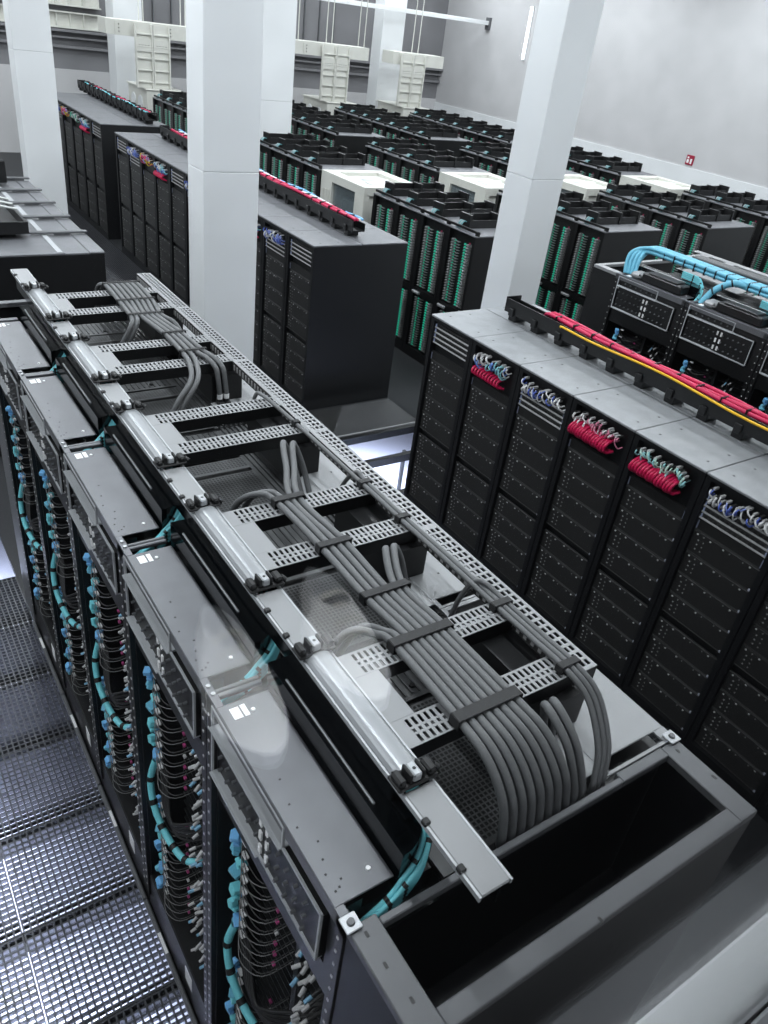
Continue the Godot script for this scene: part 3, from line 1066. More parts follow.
func ladder(x: float) -> void:
	var t := thing("perforated_ladder", "grey perforated cable ladder carrying thick cables above the near row", "cable ladder", Vector3(x, HN, 0))
	var h := 0.2
	var z0 := -4.22
	var z1 := -0.226
	# side runner in pieces
	for k in 5:
		var a := maxf(-0.226 - PN * (k + 1), z0)
		var e := -0.226 - PN * k
		var b := MB.new()
		b.perf(0.928, a, 1.016, e, h, [[0.946, 0.960], [0.968, 0.982], [0.990, 1.004]], slots(a + 0.01, e - 0.01, 24, 0.66), 0.004)
		b.quad(Vector3(1.016, h, a), Vector3(1.016, h, e), Vector3(1.016, h - 0.05, e), Vector3(1.016, h - 0.05, a))
		part("side_runner", b.mesh(M.perf), t)
		b = MB.new()
		b.box(1.010, h - 0.055, a, 1.016, h - 0.002, e)
		part("runner_web", b.mesh(M.black), t)
		b = MB.new()
		b.box(0.928, h - 0.05, a, 0.932, h - 0.005, e, L(0.02))
		for i in 24:
			b.box(0.925, h - 0.042, a + 0.012 + (e - a) / 24.0 * i, 0.928, h - 0.014, a + 0.026 + (e - a) / 24.0 * i, L(0.3))
		part("inner_web", b.mesh(M.vc), t)
	var b := MB.new()
	b.prism(PackedVector2Array([Vector2(0.95, h - 0.004), Vector2(1.016, h - 0.004), Vector2(1.016, h - 0.07)]), 2, z1 - 0.006, z1)
	part("end_gusset", b.mesh(M.black), t)
	for k in 5:
		for r in [[-0.608, -0.512], [-0.328, -0.232]]:
			var a: float = r[0] - PN * k
			var e: float = r[1] - PN * k
			b = MB.new()
			b.perf(0.308, a, 0.930, e, h, slots(0.348, 0.925, 28, 0.5), [[a + 0.008, a + 0.036], [a + 0.044, a + 0.056], [a + 0.064, a + 0.09]], 0.004)
			part("cross_rung", b.mesh(M.perf), t)
			b = MB.new()
			b.box(0.31, h - 0.055, a, 0.930, h - 0.003, a + 0.004)
			b.box(0.31, h - 0.055, e - 0.004, 0.930, h - 0.003, e)
			part("rung_web", b.mesh(M.black), t)
		b = MB.new()
		b.bbox(0.308, h - 0.006, -0.512 - PN * k, 0.395, h, -0.328 - PN * k, 0.001)
		part("link_plate", b.mesh(M.perf), t)
		b = MB.new()
		b.box(0.80, 0.0015, -0.6 - PN * k, 0.968, h - 0.058, -0.2 - PN * k)
		part("support_bracket", b.mesh(M.black), t)
		b = MB.new()
		b.box(0.33, 0.001, -0.47 - PN * k, 0.336, h - 0.006, -0.38 - PN * k)
		part("support_bracket", b.mesh(M.black), t)

func cable(name_: String, label: String, pts: Array, r: float) -> void:
	var t := thing("thick_cable", label, "cable", Vector3.ZERO, name_)
	var b := MB.new()
	b.tube(pts, r, 10, Color.WHITE, 8)
	part("sheath", b.mesh(M.cable), t)

func strap(a: Vector3, b: Vector3, w: float, label: String, r := 0.0145) -> void:
	var t := thing("cable_strap", label, "strap")
	var m := MB.new()
	var x0 := a.x - r
	var x1 := b.x + r
	m.bbox(x0 - 0.003, a.y + r + 0.0005, a.z - w, x1 + 0.003, a.y + r + 0.0045, a.z + w, 0.002)
	m.box(x0 - 0.003, a.y - r - 0.0035, a.z - w, x1 + 0.003, a.y - r - 0.0005, a.z + w)
	m.box(x0 - 0.004, a.y - r, a.z - w, x0 - 0.0008, a.y + r + 0.002, a.z + w)
	m.box(x1 + 0.0008, a.y - r, a.z - w, x1 + 0.004, a.y + r + 0.002, a.z + w)
	part("band", m.mesh(M.rubber), t)

func thick_cables() -> void:
	var r := 0.0128
	var h := 0.2045 + r
	var y := HN + h
	var V := func(x: float, hh: float, z: float) -> Vector3: return Vector3(x, HN + hh, z)
	var main := "thick grey cables over the near row"
	# bundle running to the near end: 0-1 join at the second rung, 2-5 come from afar, 6-7 rise midway
	for i in 8:
		var u := i / 7.0
		var pts := []
		var x3 := lerpf(0.478, 0.674, u)
		var x2 := lerpf(0.484, 0.674, u)
		if i < 2:
			pts = [V.call(0.345 + 0.05 * i, -0.02, -0.74), V.call(0.345 + 0.045 * i, 0.12, -0.70), V.call(0.385 + 0.04 * i, 0.225, -0.665), V.call(0.455 + 0.03 * i, h + 0.004, -0.625)]
		elif i < 4:
			var q := i - 2
			pts = [V.call(0.40 + 0.05 * q, -0.02, -1.60), V.call(0.42 + 0.045 * q, 0.15, -1.545), V.call(0.475 + 0.033 * q, 0.225, -1.47), V.call(0.515 + 0.031 * q, h, -1.40), V.call(0.527 + 0.031 * q, h, -1.08), V.call(0.524 + 0.029 * q, h, -0.785)]
		elif i < 6:
			var q := i - 4
			pts = [V.call(0.76 + 0.04 * q, -0.02, -1.60), V.call(0.755 + 0.04 * q, 0.14, -1.70), V.call(0.71 + 0.035 * q, 0.265, -1.735 + 0.02 * q), V.call(0.645 + 0.034 * q, 0.245, -1.58), V.call(0.577 + 0.031 * q, h, -1.40), V.call(0.589 + 0.031 * q, h, -1.08), V.call(0.582 + 0.029 * q, h, -0.785)]
		else:
			var q := i - 6
			pts = [V.call(0.78 + 0.035 * q, -0.02, -0.90), V.call(0.755 + 0.038 * q, 0.16, -0.965), V.call(0.695 + 0.034 * q, 0.255, -0.94), V.call(0.640 + 0.029 * q, h, -0.785)]
		pts.append(Vector3(x2, y, -0.56))
		pts.append(Vector3(x3, y, -0.24))
		pts.append(Vector3(lerpf(0.48, 0.69, u), HN + 0.19, -0.11))
		pts.append(Vector3(lerpf(0.485, 0.71, u), HN + 0.105, -0.03))
		pts.append(Vector3(lerpf(0.488, 0.725, u), HN + 0.0, -0.004))
		pts.append(Vector3(lerpf(0.488, 0.727, u), HN - 0.04, -0.002))
		cable(main, "%s thick grey cable of the broad bundle dropping into the end frame" % nth(i), pts, r)
	for i in 2:
		cable(main, ["inner short grey cable rising beside the broad bundle end", "outer short grey cable rising beside the broad bundle end"][i], [V.call(0.80 + 0.035 * i, -0.02, -0.17), V.call(0.79 + 0.035 * i, 0.12, -0.2), V.call(0.745 + 0.034 * i, 0.205, -0.17), V.call(0.745 + 0.032 * i, 0.15, -0.07), V.call(0.758 + 0.032 * i, 0.03, -0.012), V.call(0.762 + 0.032 * i, -0.04, -0.004)], r)
	strap(Vector3(0.478, y, -0.24), Vector3(0.674, y, -0.24), 0.02, "wide black strap nearest the end frame across the broad bundle")
	strap(Vector3(0.484, y, -0.56), Vector3(0.674, y, -0.56), 0.018, "black strap across the broad bundle at the second perforated rung")
	strap(Vector3(0.524, y, -0.785), Vector3(0.669, y, -0.785), 0.016, "black strap across six grey cables between two rungs")
	strap(Vector3(0.527, y, -1.08), Vector3(0.62, y, -1.08), 0.016, "black strap across four grey cables over the second cabinet")
	strap(Vector3(0.515, y, -1.40), Vector3(0.608, y, -1.40), 0.016, "black strap where two loops join the grey cables")
	# far bundle
	var far := "thick grey cables over the far cabinets"
	for i in 7:
		var u := i / 6.0
		var pts := [V.call(lerpf(0.64, 0.83, u), -0.02, -4.14), V.call(lerpf(0.645, 0.835, u), 0.15, -4.12), V.call(lerpf(0.655, 0.844, u), h, -3.97), V.call(lerpf(0.646, 0.834, u), h, -3.66), V.call(lerpf(0.630, 0.80, u), h, -3.42)]
		if i < 2:
			pts.append_array([V.call(0.605 + 0.03 * i, 0.2, -3.34), V.call(0.55 + 0.035 * i, 0.1, -3.34), V.call(0.50 + 0.035 * i, -0.02, -3.38)])
		elif i < 6:
			var w := (i - 2) / 3.0
			pts.append(V.call(lerpf(0.715, 0.807, w), h, -3.11))
			pts.append(V.call(lerpf(0.71, 0.82, w), h, -2.85))
			if i < 4: pts.append_array([V.call(0.69 + 0.035 * (i - 2), 0.219, -2.71), V.call(0.645 + 0.035 * (i - 2), 0.19, -2.58), V.call(0.56 + 0.04 * (i - 2), 0.11, -2.53), V.call(0.49 + 0.04 * (i - 2), -0.02, -2.53)])
			else: pts.append_array([V.call(0.80 + 0.036 * (i - 4), 0.218, -2.76), V.call(0.82 + 0.036 * (i - 4), 0.19, -2.69), V.call(0.825 + 0.036 * (i - 4), 0.13, -2.67), V.call(0.83 + 0.036 * (i - 4), 0.055, -2.66)])
		else:
			pts.append_array([V.call(0.84, 0.2, -3.3), V.call(0.87, 0.1, -3.2), V.call(0.88, -0.02, -3.18)])
		cable(far, "%s grey cable of the far bundle crossing the ladder" % nth(i), pts, 0.0132)
	var where := ["at the far end", "between first rungs", "where two cables leave", "past the split", "before the plugs"]
	var spots := [[0.655, 0.844, -3.97], [0.646, 0.834, -3.66], [0.630, 0.80, -3.42], [0.715, 0.807, -3.11], [0.71, 0.82, -2.85]]
	for i in 5:
		strap(Vector3(spots[i][0], y, spots[i][2]), Vector3(spots[i][1], y, spots[i][2]), 0.009, "dark tie %s across the far cable bundle" % where[i])
	for i in 2:
		var t := thing("cable_plug", ["black plug with white mark under the far cable bundle, inner", "black plug with white mark under the far cable bundle, outer"][i], "plug", V.call(0.83 + 0.036 * i, 0.0, -2.66))
		var b := MB.new()
		b.cyl(Vector3(0, 0.002, 0), Vector3(0, 0.03, 0), 0.017, 0.015, 10)
		b.bbox(-0.016, 0.002, -0.03, 0.016, 0.02, 0.03, 0.005)
		part("plug_body", b.mesh(M.black), t)
		b = MB.new()
		b.cyl(Vector3(0, 0.03, 0), Vector3(0, 0.055, 0), 0.0145, 0.0145, 10, L(0.85))
		part("mark", b.mesh(M.vc), t)
	# slim cables along the side runner
	var rs := 0.0095
	var hs := 0.2045 + rs
	for i in 3:
		var o := 0.022 * i
		var pts := []
		if i < 1: pts.append_array([V.call(0.84, 0.1, -2.3), V.call(0.85, 0.21, -2.29), V.call(0.868, 0.225, -2.24), V.call(0.89, hs, -1.96), V.call(0.893, hs, -1.4)])
		elif i < 2: pts.append_array([V.call(0.885, -0.02, -1.56), V.call(0.89, 0.12, -1.54), V.call(0.912, 0.22, -1.48), V.call(0.915, hs, -1.4)])
		else: pts.append_array([V.call(0.885, -0.02, -0.76), V.call(0.893, 0.12, -0.74), V.call(0.915, 0.228, -0.69)])
		if i < 2: pts.append_array([V.call(0.892 + o, hs, -1.13), V.call(0.895 + o, hs, -0.86)])
		pts.append_array([V.call(0.895 + o, hs, -0.571), V.call(0.897 + o, hs, -0.39), V.call(0.897 + o, hs, -0.25), V.call(0.908 + o, 0.17, -0.15), V.call(0.885 + o, 0.075, -0.055), V.call(0.845 + o, 0.0, -0.008), V.call(0.842 + o, -0.04, -0.004)])
		cable("slim grey cables along the ladder runner", "%s slim grey cable along the perforated side runner" % nth(i), pts, rs)
	where = ["farthest from the end frame", "midway along", "by the floor opening", "beside the second rung", "at the runner end"]
	var zs := [-1.96, -1.4, -1.13, -0.571, -0.26]
	for i in 5:
		strap(Vector3(0.89, HN + hs, zs[i]), Vector3([0.892, 0.916, 0.916, 0.94, 0.942][i], HN + hs, zs[i]), 0.014, "small black strap on the slim cables, %s" % where[i], rs + 0.001)

# ---------------------------------------------------------------- second tall row
func second_tall_row() -> void:
	var src: Node3D = get_node("tall_cabinet")
	var x := 5.49
	var zf := -4.11
	for k in 5:
		copy(src, "%s tall cabinet behind the pink cables, studded fan panel with pale outline" % nth(k), Vector3(x, 0, zf + PN * (k + 1)), "tall cabinets behind the front row")
	var t := thing("end_frame", "grey frame at the far end of the tall cabinets under turquoise cables", "frame", Vector3(x, 0, zf))
	var b := MB.new()
	b.bbox(0.0, HN - 0.03, -0.29, 0.08, HN, 0.0, 0.003)
	b.bbox(1.134, HN - 0.03, -0.29, WN, HN, 0.0, 0.003)
	b.bbox(0.08, HN - 0.03, -0.29, 1.134, HN, -0.24, 0.003)
	part("top_frame", b.mesh(M.perf), t)
	b = MB.new()
	b.box(0.004, 0.0, -0.288, 0.03, HN - 0.03, 0.0)
	b.box(0.03, 0.0, -0.288, WN, HN - 0.03, -0.262)
	part("side_panels", b.mesh(M.black), t)
	# big turquoise bundle
	var g := thing("turquoise_bundle", "thick turquoise cable bundle arching over the tall cabinets at the far side", "cables", Vector3(x, HN, 0))
	for k in 8:
		b = MB.new()
		var dx := 0.037 * (k % 4)
		var dy := 0.036 * (k / 4)
		b.tube([Vector3(0.10 + 0.3 * dx, 0.0, zf + 0.02 + 0.03 * (k % 4)), Vector3(0.15 + 0.5 * dx, 0.13 + dy, zf - 0.02 + 0.03 * (k % 4)), Vector3(0.26 + dx, 0.20 + dy, zf + 0.06), Vector3(0.32 + dx, 0.20 + dy, zf + 0.3), Vector3(0.32 + dx, 0.19 + dy, zf + 1.2), Vector3(0.32 + dx, 0.19 + dy, zf + 2.2), Vector3(0.32 + dx, 0.19 + dy, zf + 4.6)], 0.0182, 8, Color.WHITE, 6)
		part("cable", b.mesh(M.sky), g)
	for k in 3:
		b = MB.new()
		var z := zf + 0.93 + PN * k
		b.tube([Vector3(0.33, 0.205, z + 0.22), Vector3(0.29, 0.2, z + 0.1), Vector3(0.2, 0.11, z), Vector3(0.13, -0.02, z - 0.04)], 0.03, 8, Color.WHITE, 5)
		part("branch", b.mesh(M.sky), g)
		for j in 3:
			var q := MB.new()
			q.cyl(Vector3(0.29 - 0.05 * j, 0.2 - 0.045 * j, z + 0.1 - 0.05 * j), Vector3(0.284 - 0.05 * j, 0.194 - 0.045 * j, z + 0.09 - 0.05 * j), 0.032, 0.032, 8)
			part("tape", q.mesh(M.black), g)
	var zz := zf + 0.24
	while zz < zf + 4.5:
		b = MB.new()
		b.bbox(0.298, 0.168, zz, 0.455, 0.248, zz + 0.014, 0.02)
		part("tape", b.mesh(M.black), g)
		zz += 0.115
	# runners and light covers on top
	t = thing("perforated_ladder", "pale grey cable ladder on top of the tall cabinets behind the turquoise bundle", "cable ladder", Vector3(x, HN, 0))
	b = MB.new()
	b.bbox(0.93, 0.19, zf + 0.1, 1.02, 0.2, zf + 4.4, 0.002)
	part("side_runner", b.mesh(M.perf), t)
	for k in 5:
		for r in [-0.608, -0.328]:
			b = MB.new()
			b.bbox(0.44, 0.19, zf + PN * (k + 1) + r, 0.93, 0.2, zf + PN * (k + 1) + r + 0.095, 0.002)
			part("cross_rung", b.mesh(M.perf), t)
	for k in 4:
		cable("grey cables over the second tall row", "%s grey cable on the tall cabinets behind the turquoise bundle" % nth(k), [Vector3(x + 0.6 + 0.035 * k, HN + 0.22, zf + 0.35), Vector3(x + 0.62 + 0.035 * k, HN + 0.22, zf + 1.2), Vector3(x + 0.6 + 0.035 * k, HN + 0.22, zf + 1.8), Vector3(x + 0.66 + 0.035 * k, HN + 0.1, zf + 2.2)], 0.016)
	# power shelves on the front edge of the top
	for k in 5:
		t = thing("top_module", "%s flat dark module on the tall cabinets in front of the turquoise bundle" % nth(k), "module", Vector3(x, HN, zf + PN * k), "dark modules under the turquoise bundle")
		b = MB.new()
		b.bbox(0.03, 0.004, 0.27, 0.165, 0.085, 0.72, 0.012)
		b.bbox(0.035, 0.085, 0.33, 0.16, 0.1, 0.66, 0.006)
		part("housing", b.mesh(M.black), t)
		b = MB.new()
		b.bbox(0.02, 0.004, 0.14, 0.165, 0.06, 0.26, 0.02)
		part("end_cap", b.mesh(M.perf), t)

# ---------------------------------------------------------------- rows with turquoise status lights
func blade_rack() -> Node3D:
	var t := thing("blade_rack", "black blade rack", "server rack")
	t.set_meta("base", "blade_rack")
	var b := MB.new()
	b.box(0.06, 0.0, 0.003, DS, 1.965, 0.597)
	b.box(0.0, 0.0, 0.003, 0.06, 1.965, 0.07)
	b.box(0.0, 0.0, 0.55, 0.06, 1.965, 0.597)
	b.box(0.0, 0.0, 0.07, 0.06, 0.14, 0.55)
	b.box(0.0, 0.92, 0.07, 0.06, 1.0, 0.55)
	part("cabinet", b.mesh(M.black), t)
	b = MB.new()
	b.bbox(-0.006, 1.967, 0.003, DS, HS, 0.597, 0.004)
	part("top_panel", b.mesh(M.mtop), t)
	for sec in [[1.03, 1.88], [0.17, 0.9]]:
		b = MB.new()
		var n := int((sec[1] - sec[0]) / 0.036)
		for i in n:
			var y: float = sec[0] + i * 0.036
			b.box(0.02, y, 0.09, 0.06, y + 0.006, 0.26, L(0.22))
			b.box(0.01, y + 0.01, 0.12, 0.06, y + 0.024, 0.15, L(0.30))
			b.box(0.02, y, 0.36, 0.06, y + 0.006, 0.53, L(0.22))
			b.box(0.0, y + 0.008, 0.44, 0.06, y + 0.026, 0.475, L(0.34))
			b.box(0.0, y + 0.008, 0.50, 0.06, y + 0.02, 0.52, L(0.16))
		var bs := part("blade_shelf", b.mesh(M.vc), t)
		b = MB.new()
		for i in n:
			var y: float = sec[0] + i * 0.036
			b.box(0.005, y + 0.012, 0.195, 0.02, y + 0.024, 0.21)
			b.box(0.005, y + 0.01, 0.39, 0.02, y + 0.028, 0.418)
		part("status_lights", b.mesh(M.led), bs)
	b = MB.new()
	b.box(-0.004, 1.86, 0.49, 0.0, 1.885, 0.515, L(0.28, 0.02, 0.07))
	part("tag", b.mesh(M.vc), t)
	b = MB.new()
	b.bbox(-0.04, 0.93, 0.08, 0.0, 0.97, 0.24, 0.01)
	part("handle", b.mesh(M.perf), t)
	b = MB.new()
	# open trough across the top
	b.box(0.18, HS, 0.05, 1.1, HS + 0.15, 0.065)
	b.box(0.18, HS, 0.22, 1.1, HS + 0.1, 0.235)
	b.box(0.18, HS + 0.02, 0.065, 1.1, HS + 0.03, 0.22)
	b.box(0.16, HS, 0.03, 0.2, HS + 0.17, 0.25)
	b.box(0.66, HS, 0.03, 0.7, HS + 0.165, 0.25)
	b.box(1.06, HS, 0.03, 1.1, HS + 0.17, 0.25)
	b.box(0.02, HS, 0.55, 0.06, HS + 0.05, 0.597)
	b.box(0.03, HS + 0.02, 0.0, 0.06, HS + 0.05, 0.6)
	part("cable_trough", b.mesh(M.black), t)
	b = MB.new()
	for k in 4:
		b.tube([Vector3(0.2, HS + 0.06, 0.1 + 0.025 * k), Vector3(0.12, HS + 0.085, 0.11 + 0.025 * k), Vector3(0.07, HS + 0.05, 0.12 + 0.025 * k), Vector3(0.05, HS + 0.002, 0.13 + 0.025 * k)], 0.009, 6, L(0.10, 0.28, 0.30) if k % 2 else L(0.28, 0.32, 0.33), 4)
	part("lead_tuft", b.mesh(M.vc), t)
	return t

func back_rows() -> void:
	var src := blade_rack()
	var first := true
	var rows := ["second", "third", "fourth", "fifth"]
	var zone := [[-6.83, 4, "near block"], [-10.87, 4, "middle block"], [-14.4, 7, "far block"]]
	for r in 4:
		var x := XR + ROW * (r + 1)
		for zn in zone.size():
			var z0: float = zone[zn][0]
			for k in int(zone[zn][1]):
				var lb := "black rack with turquoise lights, %s row, %s, %s from its near end" % [rows[r], zone[zn][2], nth(k)]
				var at := Vector3(x, 0, z0 - 0.6 * (k + 1))
				if first:
					first = false
					src.position = at
					src.set_meta("label", lb)
					src.set_meta("group", "racks with turquoise lights")
				else:
					copy(src, lb, at, "racks with turquoise lights")
		white_cabinet(Vector3(x + 0.04, 0, -10.84), "white %s cabinet with dark window between lit racks of the %s row" % [["nearest", "second", "third", "farthest"][r], rows[r]])

func white_cabinet(at: Vector3, label: String) -> void:
	var t := thing("white_cabinet", label, "cabinet", at, "white cabinets between the rack blocks")
	var w := 1.3
	var d := 1.15
	var h := HS
	var b := MB.new()
	for p in [[0.0, 0.0, 0.1, 0.34], [0.0, w - 0.26, 0.1, w], [d - 0.1, 0.0, d, 0.12], [d - 0.1, w - 0.12, d, w]]:
		b.box(p[0], 0.0, p[1], p[2], h - 0.12, p[3])
	b.box(0.0, 0.0, 0.34, 0.1, 1.15, w - 0.26)
	b.box(0.0, h - 0.12, 0.0, 0.2, h, w)
	b.box(d - 0.2, h - 0.12, 0.0, d, h, w)
	b.box(0.2, h - 0.12, 0.0, d - 0.2, h, 0.2)
	b.box(0.2, h - 0.12, w - 0.2, d - 0.2, h, w)
	b.box(0.1, 0.0, w - 0.1, d - 0.1, h - 0.12, w - 0.04)
	b.box(0.1, 0.0, 0.04, d - 0.1, h - 0.12, 0.1)
	b.box(d - 0.06, 0.0, 0.1, d - 0.02, h - 0.12, w - 0.1)
	b.box(0.2, h - 0.1, 0.2, d - 0.2, h - 0.05, w - 0.2)
	part("shell", b.mesh(M.cream), t)
	b = MB.new()
	b.box(0.04, 1.15, 0.34, 0.05, h - 0.12, w - 0.26)
	part("window_pane", b.mesh(M.glass), t)
	b = MB.new()
	b.box(0.3, 0.0, 0.2, 0.6, 1.6, 0.9)
	part("inner_unit", b.mesh(M.grey), t)
	for i in 3:
		b = MB.new()
		b.bbox(-0.012, 0.3, 0.05 + i * 0.09, 0.0, h - 0.25, 0.1 + i * 0.09, 0.004)
		part("louvre", b.mesh(M.cream), t)
	b = MB.new()
	b.cyl(Vector3(0.45, h - 0.05, 0.5), Vector3(0.75, h - 0.03, 0.8), 0.05, 0.05, 10)
	b.box(0.35, h - 0.05, 0.75, 0.8, h - 0.02, 0.95)
	part("roof_fitting", b.mesh(M.white), t)

# ---------------------------------------------------------------- short row at the left edge
func short_row() -> void:
	for k in 5:
		var z1 := -6.8 - 0.605 * k
		var t := thing("low_rack", "%s dark rack of the short block beyond the near row, railed grey top" % nth(k), "server rack", Vector3(0.2, 0, z1), "racks of the short block beyond the near row")
		var b := MB.new()
		b.box(0.0, 0.0, -0.603, 1.25, HS - 0.02, 0.0)
		part("cabinet", b.mesh(M.black), t)
		b = MB.new()
		b.bbox(-0.3, HS - 0.02, -0.602, 0.9, HS, 0.0, 0.004)
		b.bbox(1.115, HS - 0.02, -0.602, 1.262, HS, 0.0, 0.008)
		b.box(0.9, HS - 0.02, -0.602, 1.11, HS - 0.006, 0.0)
		part("top_panel", b.mesh(M.mtop), t)
		b = MB.new()
		b.bbox(0.83, HS, -0.6, 0.88, HS + 0.006, -0.02, 0.002)
		part("pale_rail", b.mesh(M.shelf), t)
		b = MB.new()
		b.bbox(0.72, HS + 0.015, -0.66, 1.27, HS + 0.035, -0.6, 0.006)
		b.box(0.95, HS, -0.64, 1.1, HS + 0.02, -0.61)
		part("cross_bar", b.mesh(M.grey), t)
	var t := thing("tray_module", "black open tray with wires on the short block at the frame edge", "tray", Vector3(0.1, HS + 0.002, -7.3))
	var b := MB.new()
	b.box(0.0, 0.05, 0.0, 0.8, 0.16, 0.02)
	b.box(0.0, 0.05, -0.9, 0.8, 0.07, 0.0)
	b.box(0.78, 0.05, -0.9, 0.8, 0.15, 0.0)
	b.box(0.4, 0.07, -0.9, 0.42, 0.2, 0.0)
	b.box(0.1, 0.0, -0.5, 0.7, 0.05, -0.1)
	part("tray", b.mesh(M.black), t)
	for k in 3:
		b = MB.new()
		b.tube([Vector3(0.1, 0.1, -0.3 - 0.2 * k), Vector3(0.5, 0.22, -0.35 - 0.2 * k), Vector3(0.78, 0.2, -0.3 - 0.2 * k)], 0.012, 6, L(0.6, 0.62, 0.6), 5)
		part("wire", b.mesh(M.vc), t)
	t = thing("tray_module", "tall dark box behind the open tray at the frame edge", "equipment box", Vector3(0.70, HS + 0.04, -9.35))
	b = MB.new()
	b.bbox(-0.6, 0.0, -0.9, 0.46, 0.24, -0.15, 0.01)
	part("housing", b.mesh(M.black), t)
	b = MB.new()
	b.bbox(-0.6, 0.24, -0.9, 0.40, 0.27, -0.18, 0.01)
	part("lid", b.mesh(M.rtop), t)

# ---------------------------------------------------------------- pillars and the far end
func pillar(label: String, x0: float, x1: float, z0: float, z1: float, joints: Array) -> void:
	var t := thing("pillar", label, "pillar", Vector3(x0, 0, z1))
	var y := 0.0
	var cuts := joints.duplicate()
	cuts.append(6.5)
	for c in cuts:
		var b := MB.new()
		b.bbox(0.0, y + 0.001, z0 - z1, x1 - x0, c - 0.001, 0.0, 0.006)
		part("panel", b.mesh(M.white), t)
		y = c

func columns() -> void:
	pillar("broad white square pillar standing beside the near row", 2.4, 2.98, -7.1, -6.7, [2.72, 4.75])
	pillar("white pillar rising behind the front row of light grey tops", 5.3, 5.745, -5.69, -5.29, [2.97, 4.9])
	pillar("white pillar beside the dark short block near the frame edge", 2.4, 3.01, -14.95, -14.55, [2.99, 4.9])
	pillar("white pillar half hidden behind the broad pillar", 6.35, 7.05, -14.3, -13.75, [2.6, 4.9])
	pillar("white pillar at the back wall beside the rightmost ladder riser", 13.6, 14.35, -21.4, -20.9, [3.0])
	pillar("white pillar at the back wall beside the leftmost ladder riser", 6.1, 6.8, -21.9, -21.3, [3.0])

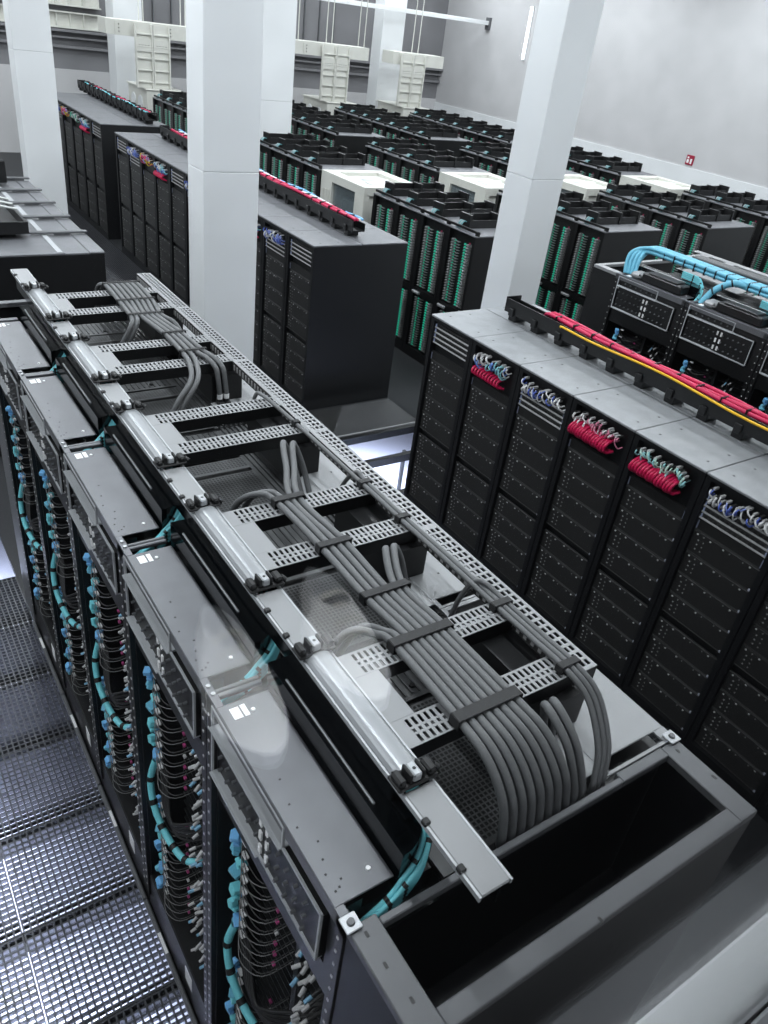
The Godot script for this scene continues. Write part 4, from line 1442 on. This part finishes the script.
func far_equipment() -> void:
	# cladding and steelwork of the back wall
	var b := MB.new()
	b.box(-5.0, 2.5, ZB, XW, 2.56, ZB + 0.12)
	b.box(-5.0, 2.72, ZB, XW, 2.76, ZB + 0.16)
	b.box(-5.0, 2.86, ZB, XW, 2.92, ZB + 0.22)
	structure("trim_3", b.mesh(M.wallgrey))
	for s in [[2.94, 3.30, 0.2], [3.42, 4.3, 0.24]]:
		var t := thing("wall_cladding", "pale ribbed cladding band %s on the back wall" % ("below the dark slot" if s[0] < 3.0 else "above the dark slot"), "cladding", Vector3(-5.0, s[0], ZB + 0.02))
		b = MB.new()
		b.box(0.0, 0.0, 0.0, 11.2, s[1] - s[0], 0.08)
		b.box(0.0, 0.0, 0.08, 11.2, 0.03, s[2])
		b.box(0.0, s[1] - s[0] - 0.03, 0.08, 11.2, s[1] - s[0], s[2])
		part("sheet", b.mesh(M.cream), t)
		var rm := MB.new()
		rm.box(0.0, 0.03, 0.08, 0.02, s[1] - s[0] - 0.03, s[2] - 0.02)
		var mm := rm.mesh(M.cream)
		for i in 33: part("rib", mm, t, Vector3(0.2 + i * 0.33, 0, 0))
	for i in 14:
		var t := thing("wall_rib", "thin dark vertical rib on the grey back wall behind the ladder trays", "rib", Vector3(6.6 + i * 0.5, 2.95, ZB), "thin ribs on the back wall")
		b = MB.new()
		b.box(0.0, 0.0, 0.0, 0.03, 2.5, 0.05)
		part("bar", b.mesh(M.grey), t)
	var st := thing("steel_beam", "thin white steel beam crossing in front of the back wall", "beam", Vector3(8.5, 4.3, -20.7))
	b = MB.new()
	b.bbox(0.0, 0.0, -0.05, XW - 8.5, 0.11, 0.05, 0.006)
	part("beam", b.mesh(M.white), st)
	b = MB.new()
	b.box(XW - 8.56, -0.12, -0.1, XW - 8.5, 0.2, 0.1)
	part("wall_bracket", b.mesh(M.grey), st)
	for s in [[6.2, "leftmost"], [8.65, "second"], [11.1, "third"], [13.6, "rightmost"]]:
		var x: float = s[0]
		var t := thing("pedestal", "%s pale pedestal box under the white ladder risers" % s[1], "pedestal", Vector3(x, 0, -19.4), "pedestals at the back wall")
		b = MB.new()
		b.bbox(0.0, 0.0, -1.35, 0.85, 2.03, 0.0, 0.01)
		b.bbox(-0.03, 2.03, -1.38, 0.9, 2.06, 0.03, 0.006)
		part("box", b.mesh(M.cream), t)
		for z in [-0.95, -0.45]:
			b = MB.new()
			b.cyl(Vector3(0.0, 1.72, z), Vector3(-0.02, 1.72, z), 0.16, 0.15, 16)
			part("port_cover", b.mesh(M.white), t)
		for q in [[0.03, 1], [0.44, 2]]:
			var l := thing("ladder_riser", "white vertical cable ladder on the %s pedestal, %s" % [s[1], "inner" if q[1] == 1 else "outer"], "cable ladder", Vector3(x - 0.22 + q[0], 2.06, -19.5), "white vertical cable ladders")
			for r in [0.0, 0.37]:
				b = MB.new()
				b.bbox(r, 0.002, -0.05, r + 0.03, 1.3, 0.05, 0.004)
				part("rail", b.mesh(M.cream), l)
			for i in 5:
				b = MB.new()
				b.bbox(0.03, 0.12 + i * 0.24, -0.02, 0.37, 0.15 + i * 0.24, 0.03, 0.004)
				part("rung", b.mesh(M.cream), l)
			b = MB.new()
			b.box(0.03, 0.004, -0.04, 0.37, 1.28, -0.02)
			b.box(0.03, 0.75, -0.02, 0.37, 1.0, 0.02)
			for i in 4: b.box(0.08 + i * 0.07, 0.86, 0.02, 0.11 + i * 0.07, 0.885, 0.024, L(0.08))
			part("splice_plate", b.mesh(M.cream), l)
	for s in [[5.4, 12.4, "long"], [13.2, 14.95, "short"]]:
		var t := thing("overhead_tray", "%s white overhead cable tray hung on rods at the back wall" % s[2], "cable tray", Vector3(s[0], 3.08, -19.75))
		var ln: float = s[1] - s[0]
		b = MB.new()
		b.bbox(0.0, 0.0, 0.1, ln, 0.3, 0.13, 0.004)
		b.bbox(0.0, 0.0, -0.43, ln, 0.3, -0.4, 0.004)
		b.box(0.0, 0.26, -0.4, ln, 0.3, 0.1)
		b.box(0.0, 0.0, -0.4, 0.02, 0.26, 0.1)
		b.box(ln - 0.02, 0.0, -0.4, ln, 0.26, 0.1)
		part("trough", b.mesh(M.cream), t)
		for i in int(ln / 0.6):
			b = MB.new()
			b.box(0.2 + i * 0.6, 0.04, 0.13, 0.24 + i * 0.6, 0.26, 0.15)
			for k in 3: b.box(0.28 + i * 0.6, 0.06 + k * 0.07, 0.13, 0.305 + i * 0.6, 0.085 + k * 0.07, 0.134, L(0.05))
			part("stiffener", b.mesh(M.cream), t)
		for i in int(ln / 1.0):
			for z in [0.0, -0.3]:
				b = MB.new()
				b.cyl(Vector3(0.9 + i, 0.28, z), Vector3(0.9 + i, 3.0, z), 0.012, 0.012, 6)
				part("hanger_rod", b.mesh(M.cream), t)
	# red sign and wall lamp
	var t := thing("wall_sign", "small red and white sign on the pale side wall", "sign", Vector3(XW, 2.09, -12.22))
	b = MB.new()
	b.bbox(-0.02, -0.1, -0.11, 0.0, 0.12, 0.11, 0.003, L(0.30, 0.012, 0.04))
	part("plate", b.mesh(M.vc), t)
	b = MB.new()
	b.box(-0.024, -0.06, -0.08, -0.02, 0.02, -0.02, L(0.85))
	b.box(-0.024, 0.04, -0.08, -0.02, 0.08, -0.03, L(0.85))
	b.box(-0.024, -0.07, 0.02, -0.02, 0.04, 0.07, L(0.85))
	part("pictogram", b.mesh(M.vc), t)
	t = thing("wall_lamp", "upright white tube lamp on the pale side wall", "lamp", Vector3(XW, 3.58, -18.87))
	b = MB.new()
	b.bbox(-0.08, 0.0, -0.04, -0.03, 1.3, 0.04, 0.01)
	part("tube", b.mesh(M.lamp), t)
	b = MB.new()
	b.box(-0.03, -0.02, -0.05, 0.0, 1.32, 0.05)
	part("backplate", b.mesh(M.white), t)
	var a := AreaLight3D.new()
	a.area_size = Vector2(0.08, 1.3)
	a.light_energy = 0.6
	a.shadow_enabled = true
	a.area_range = 40.0
	t.add_child(a)
	a.position = Vector3(-0.1, 0.65, 0)
	a.rotation = Vector3(0, PI / 2, 0)
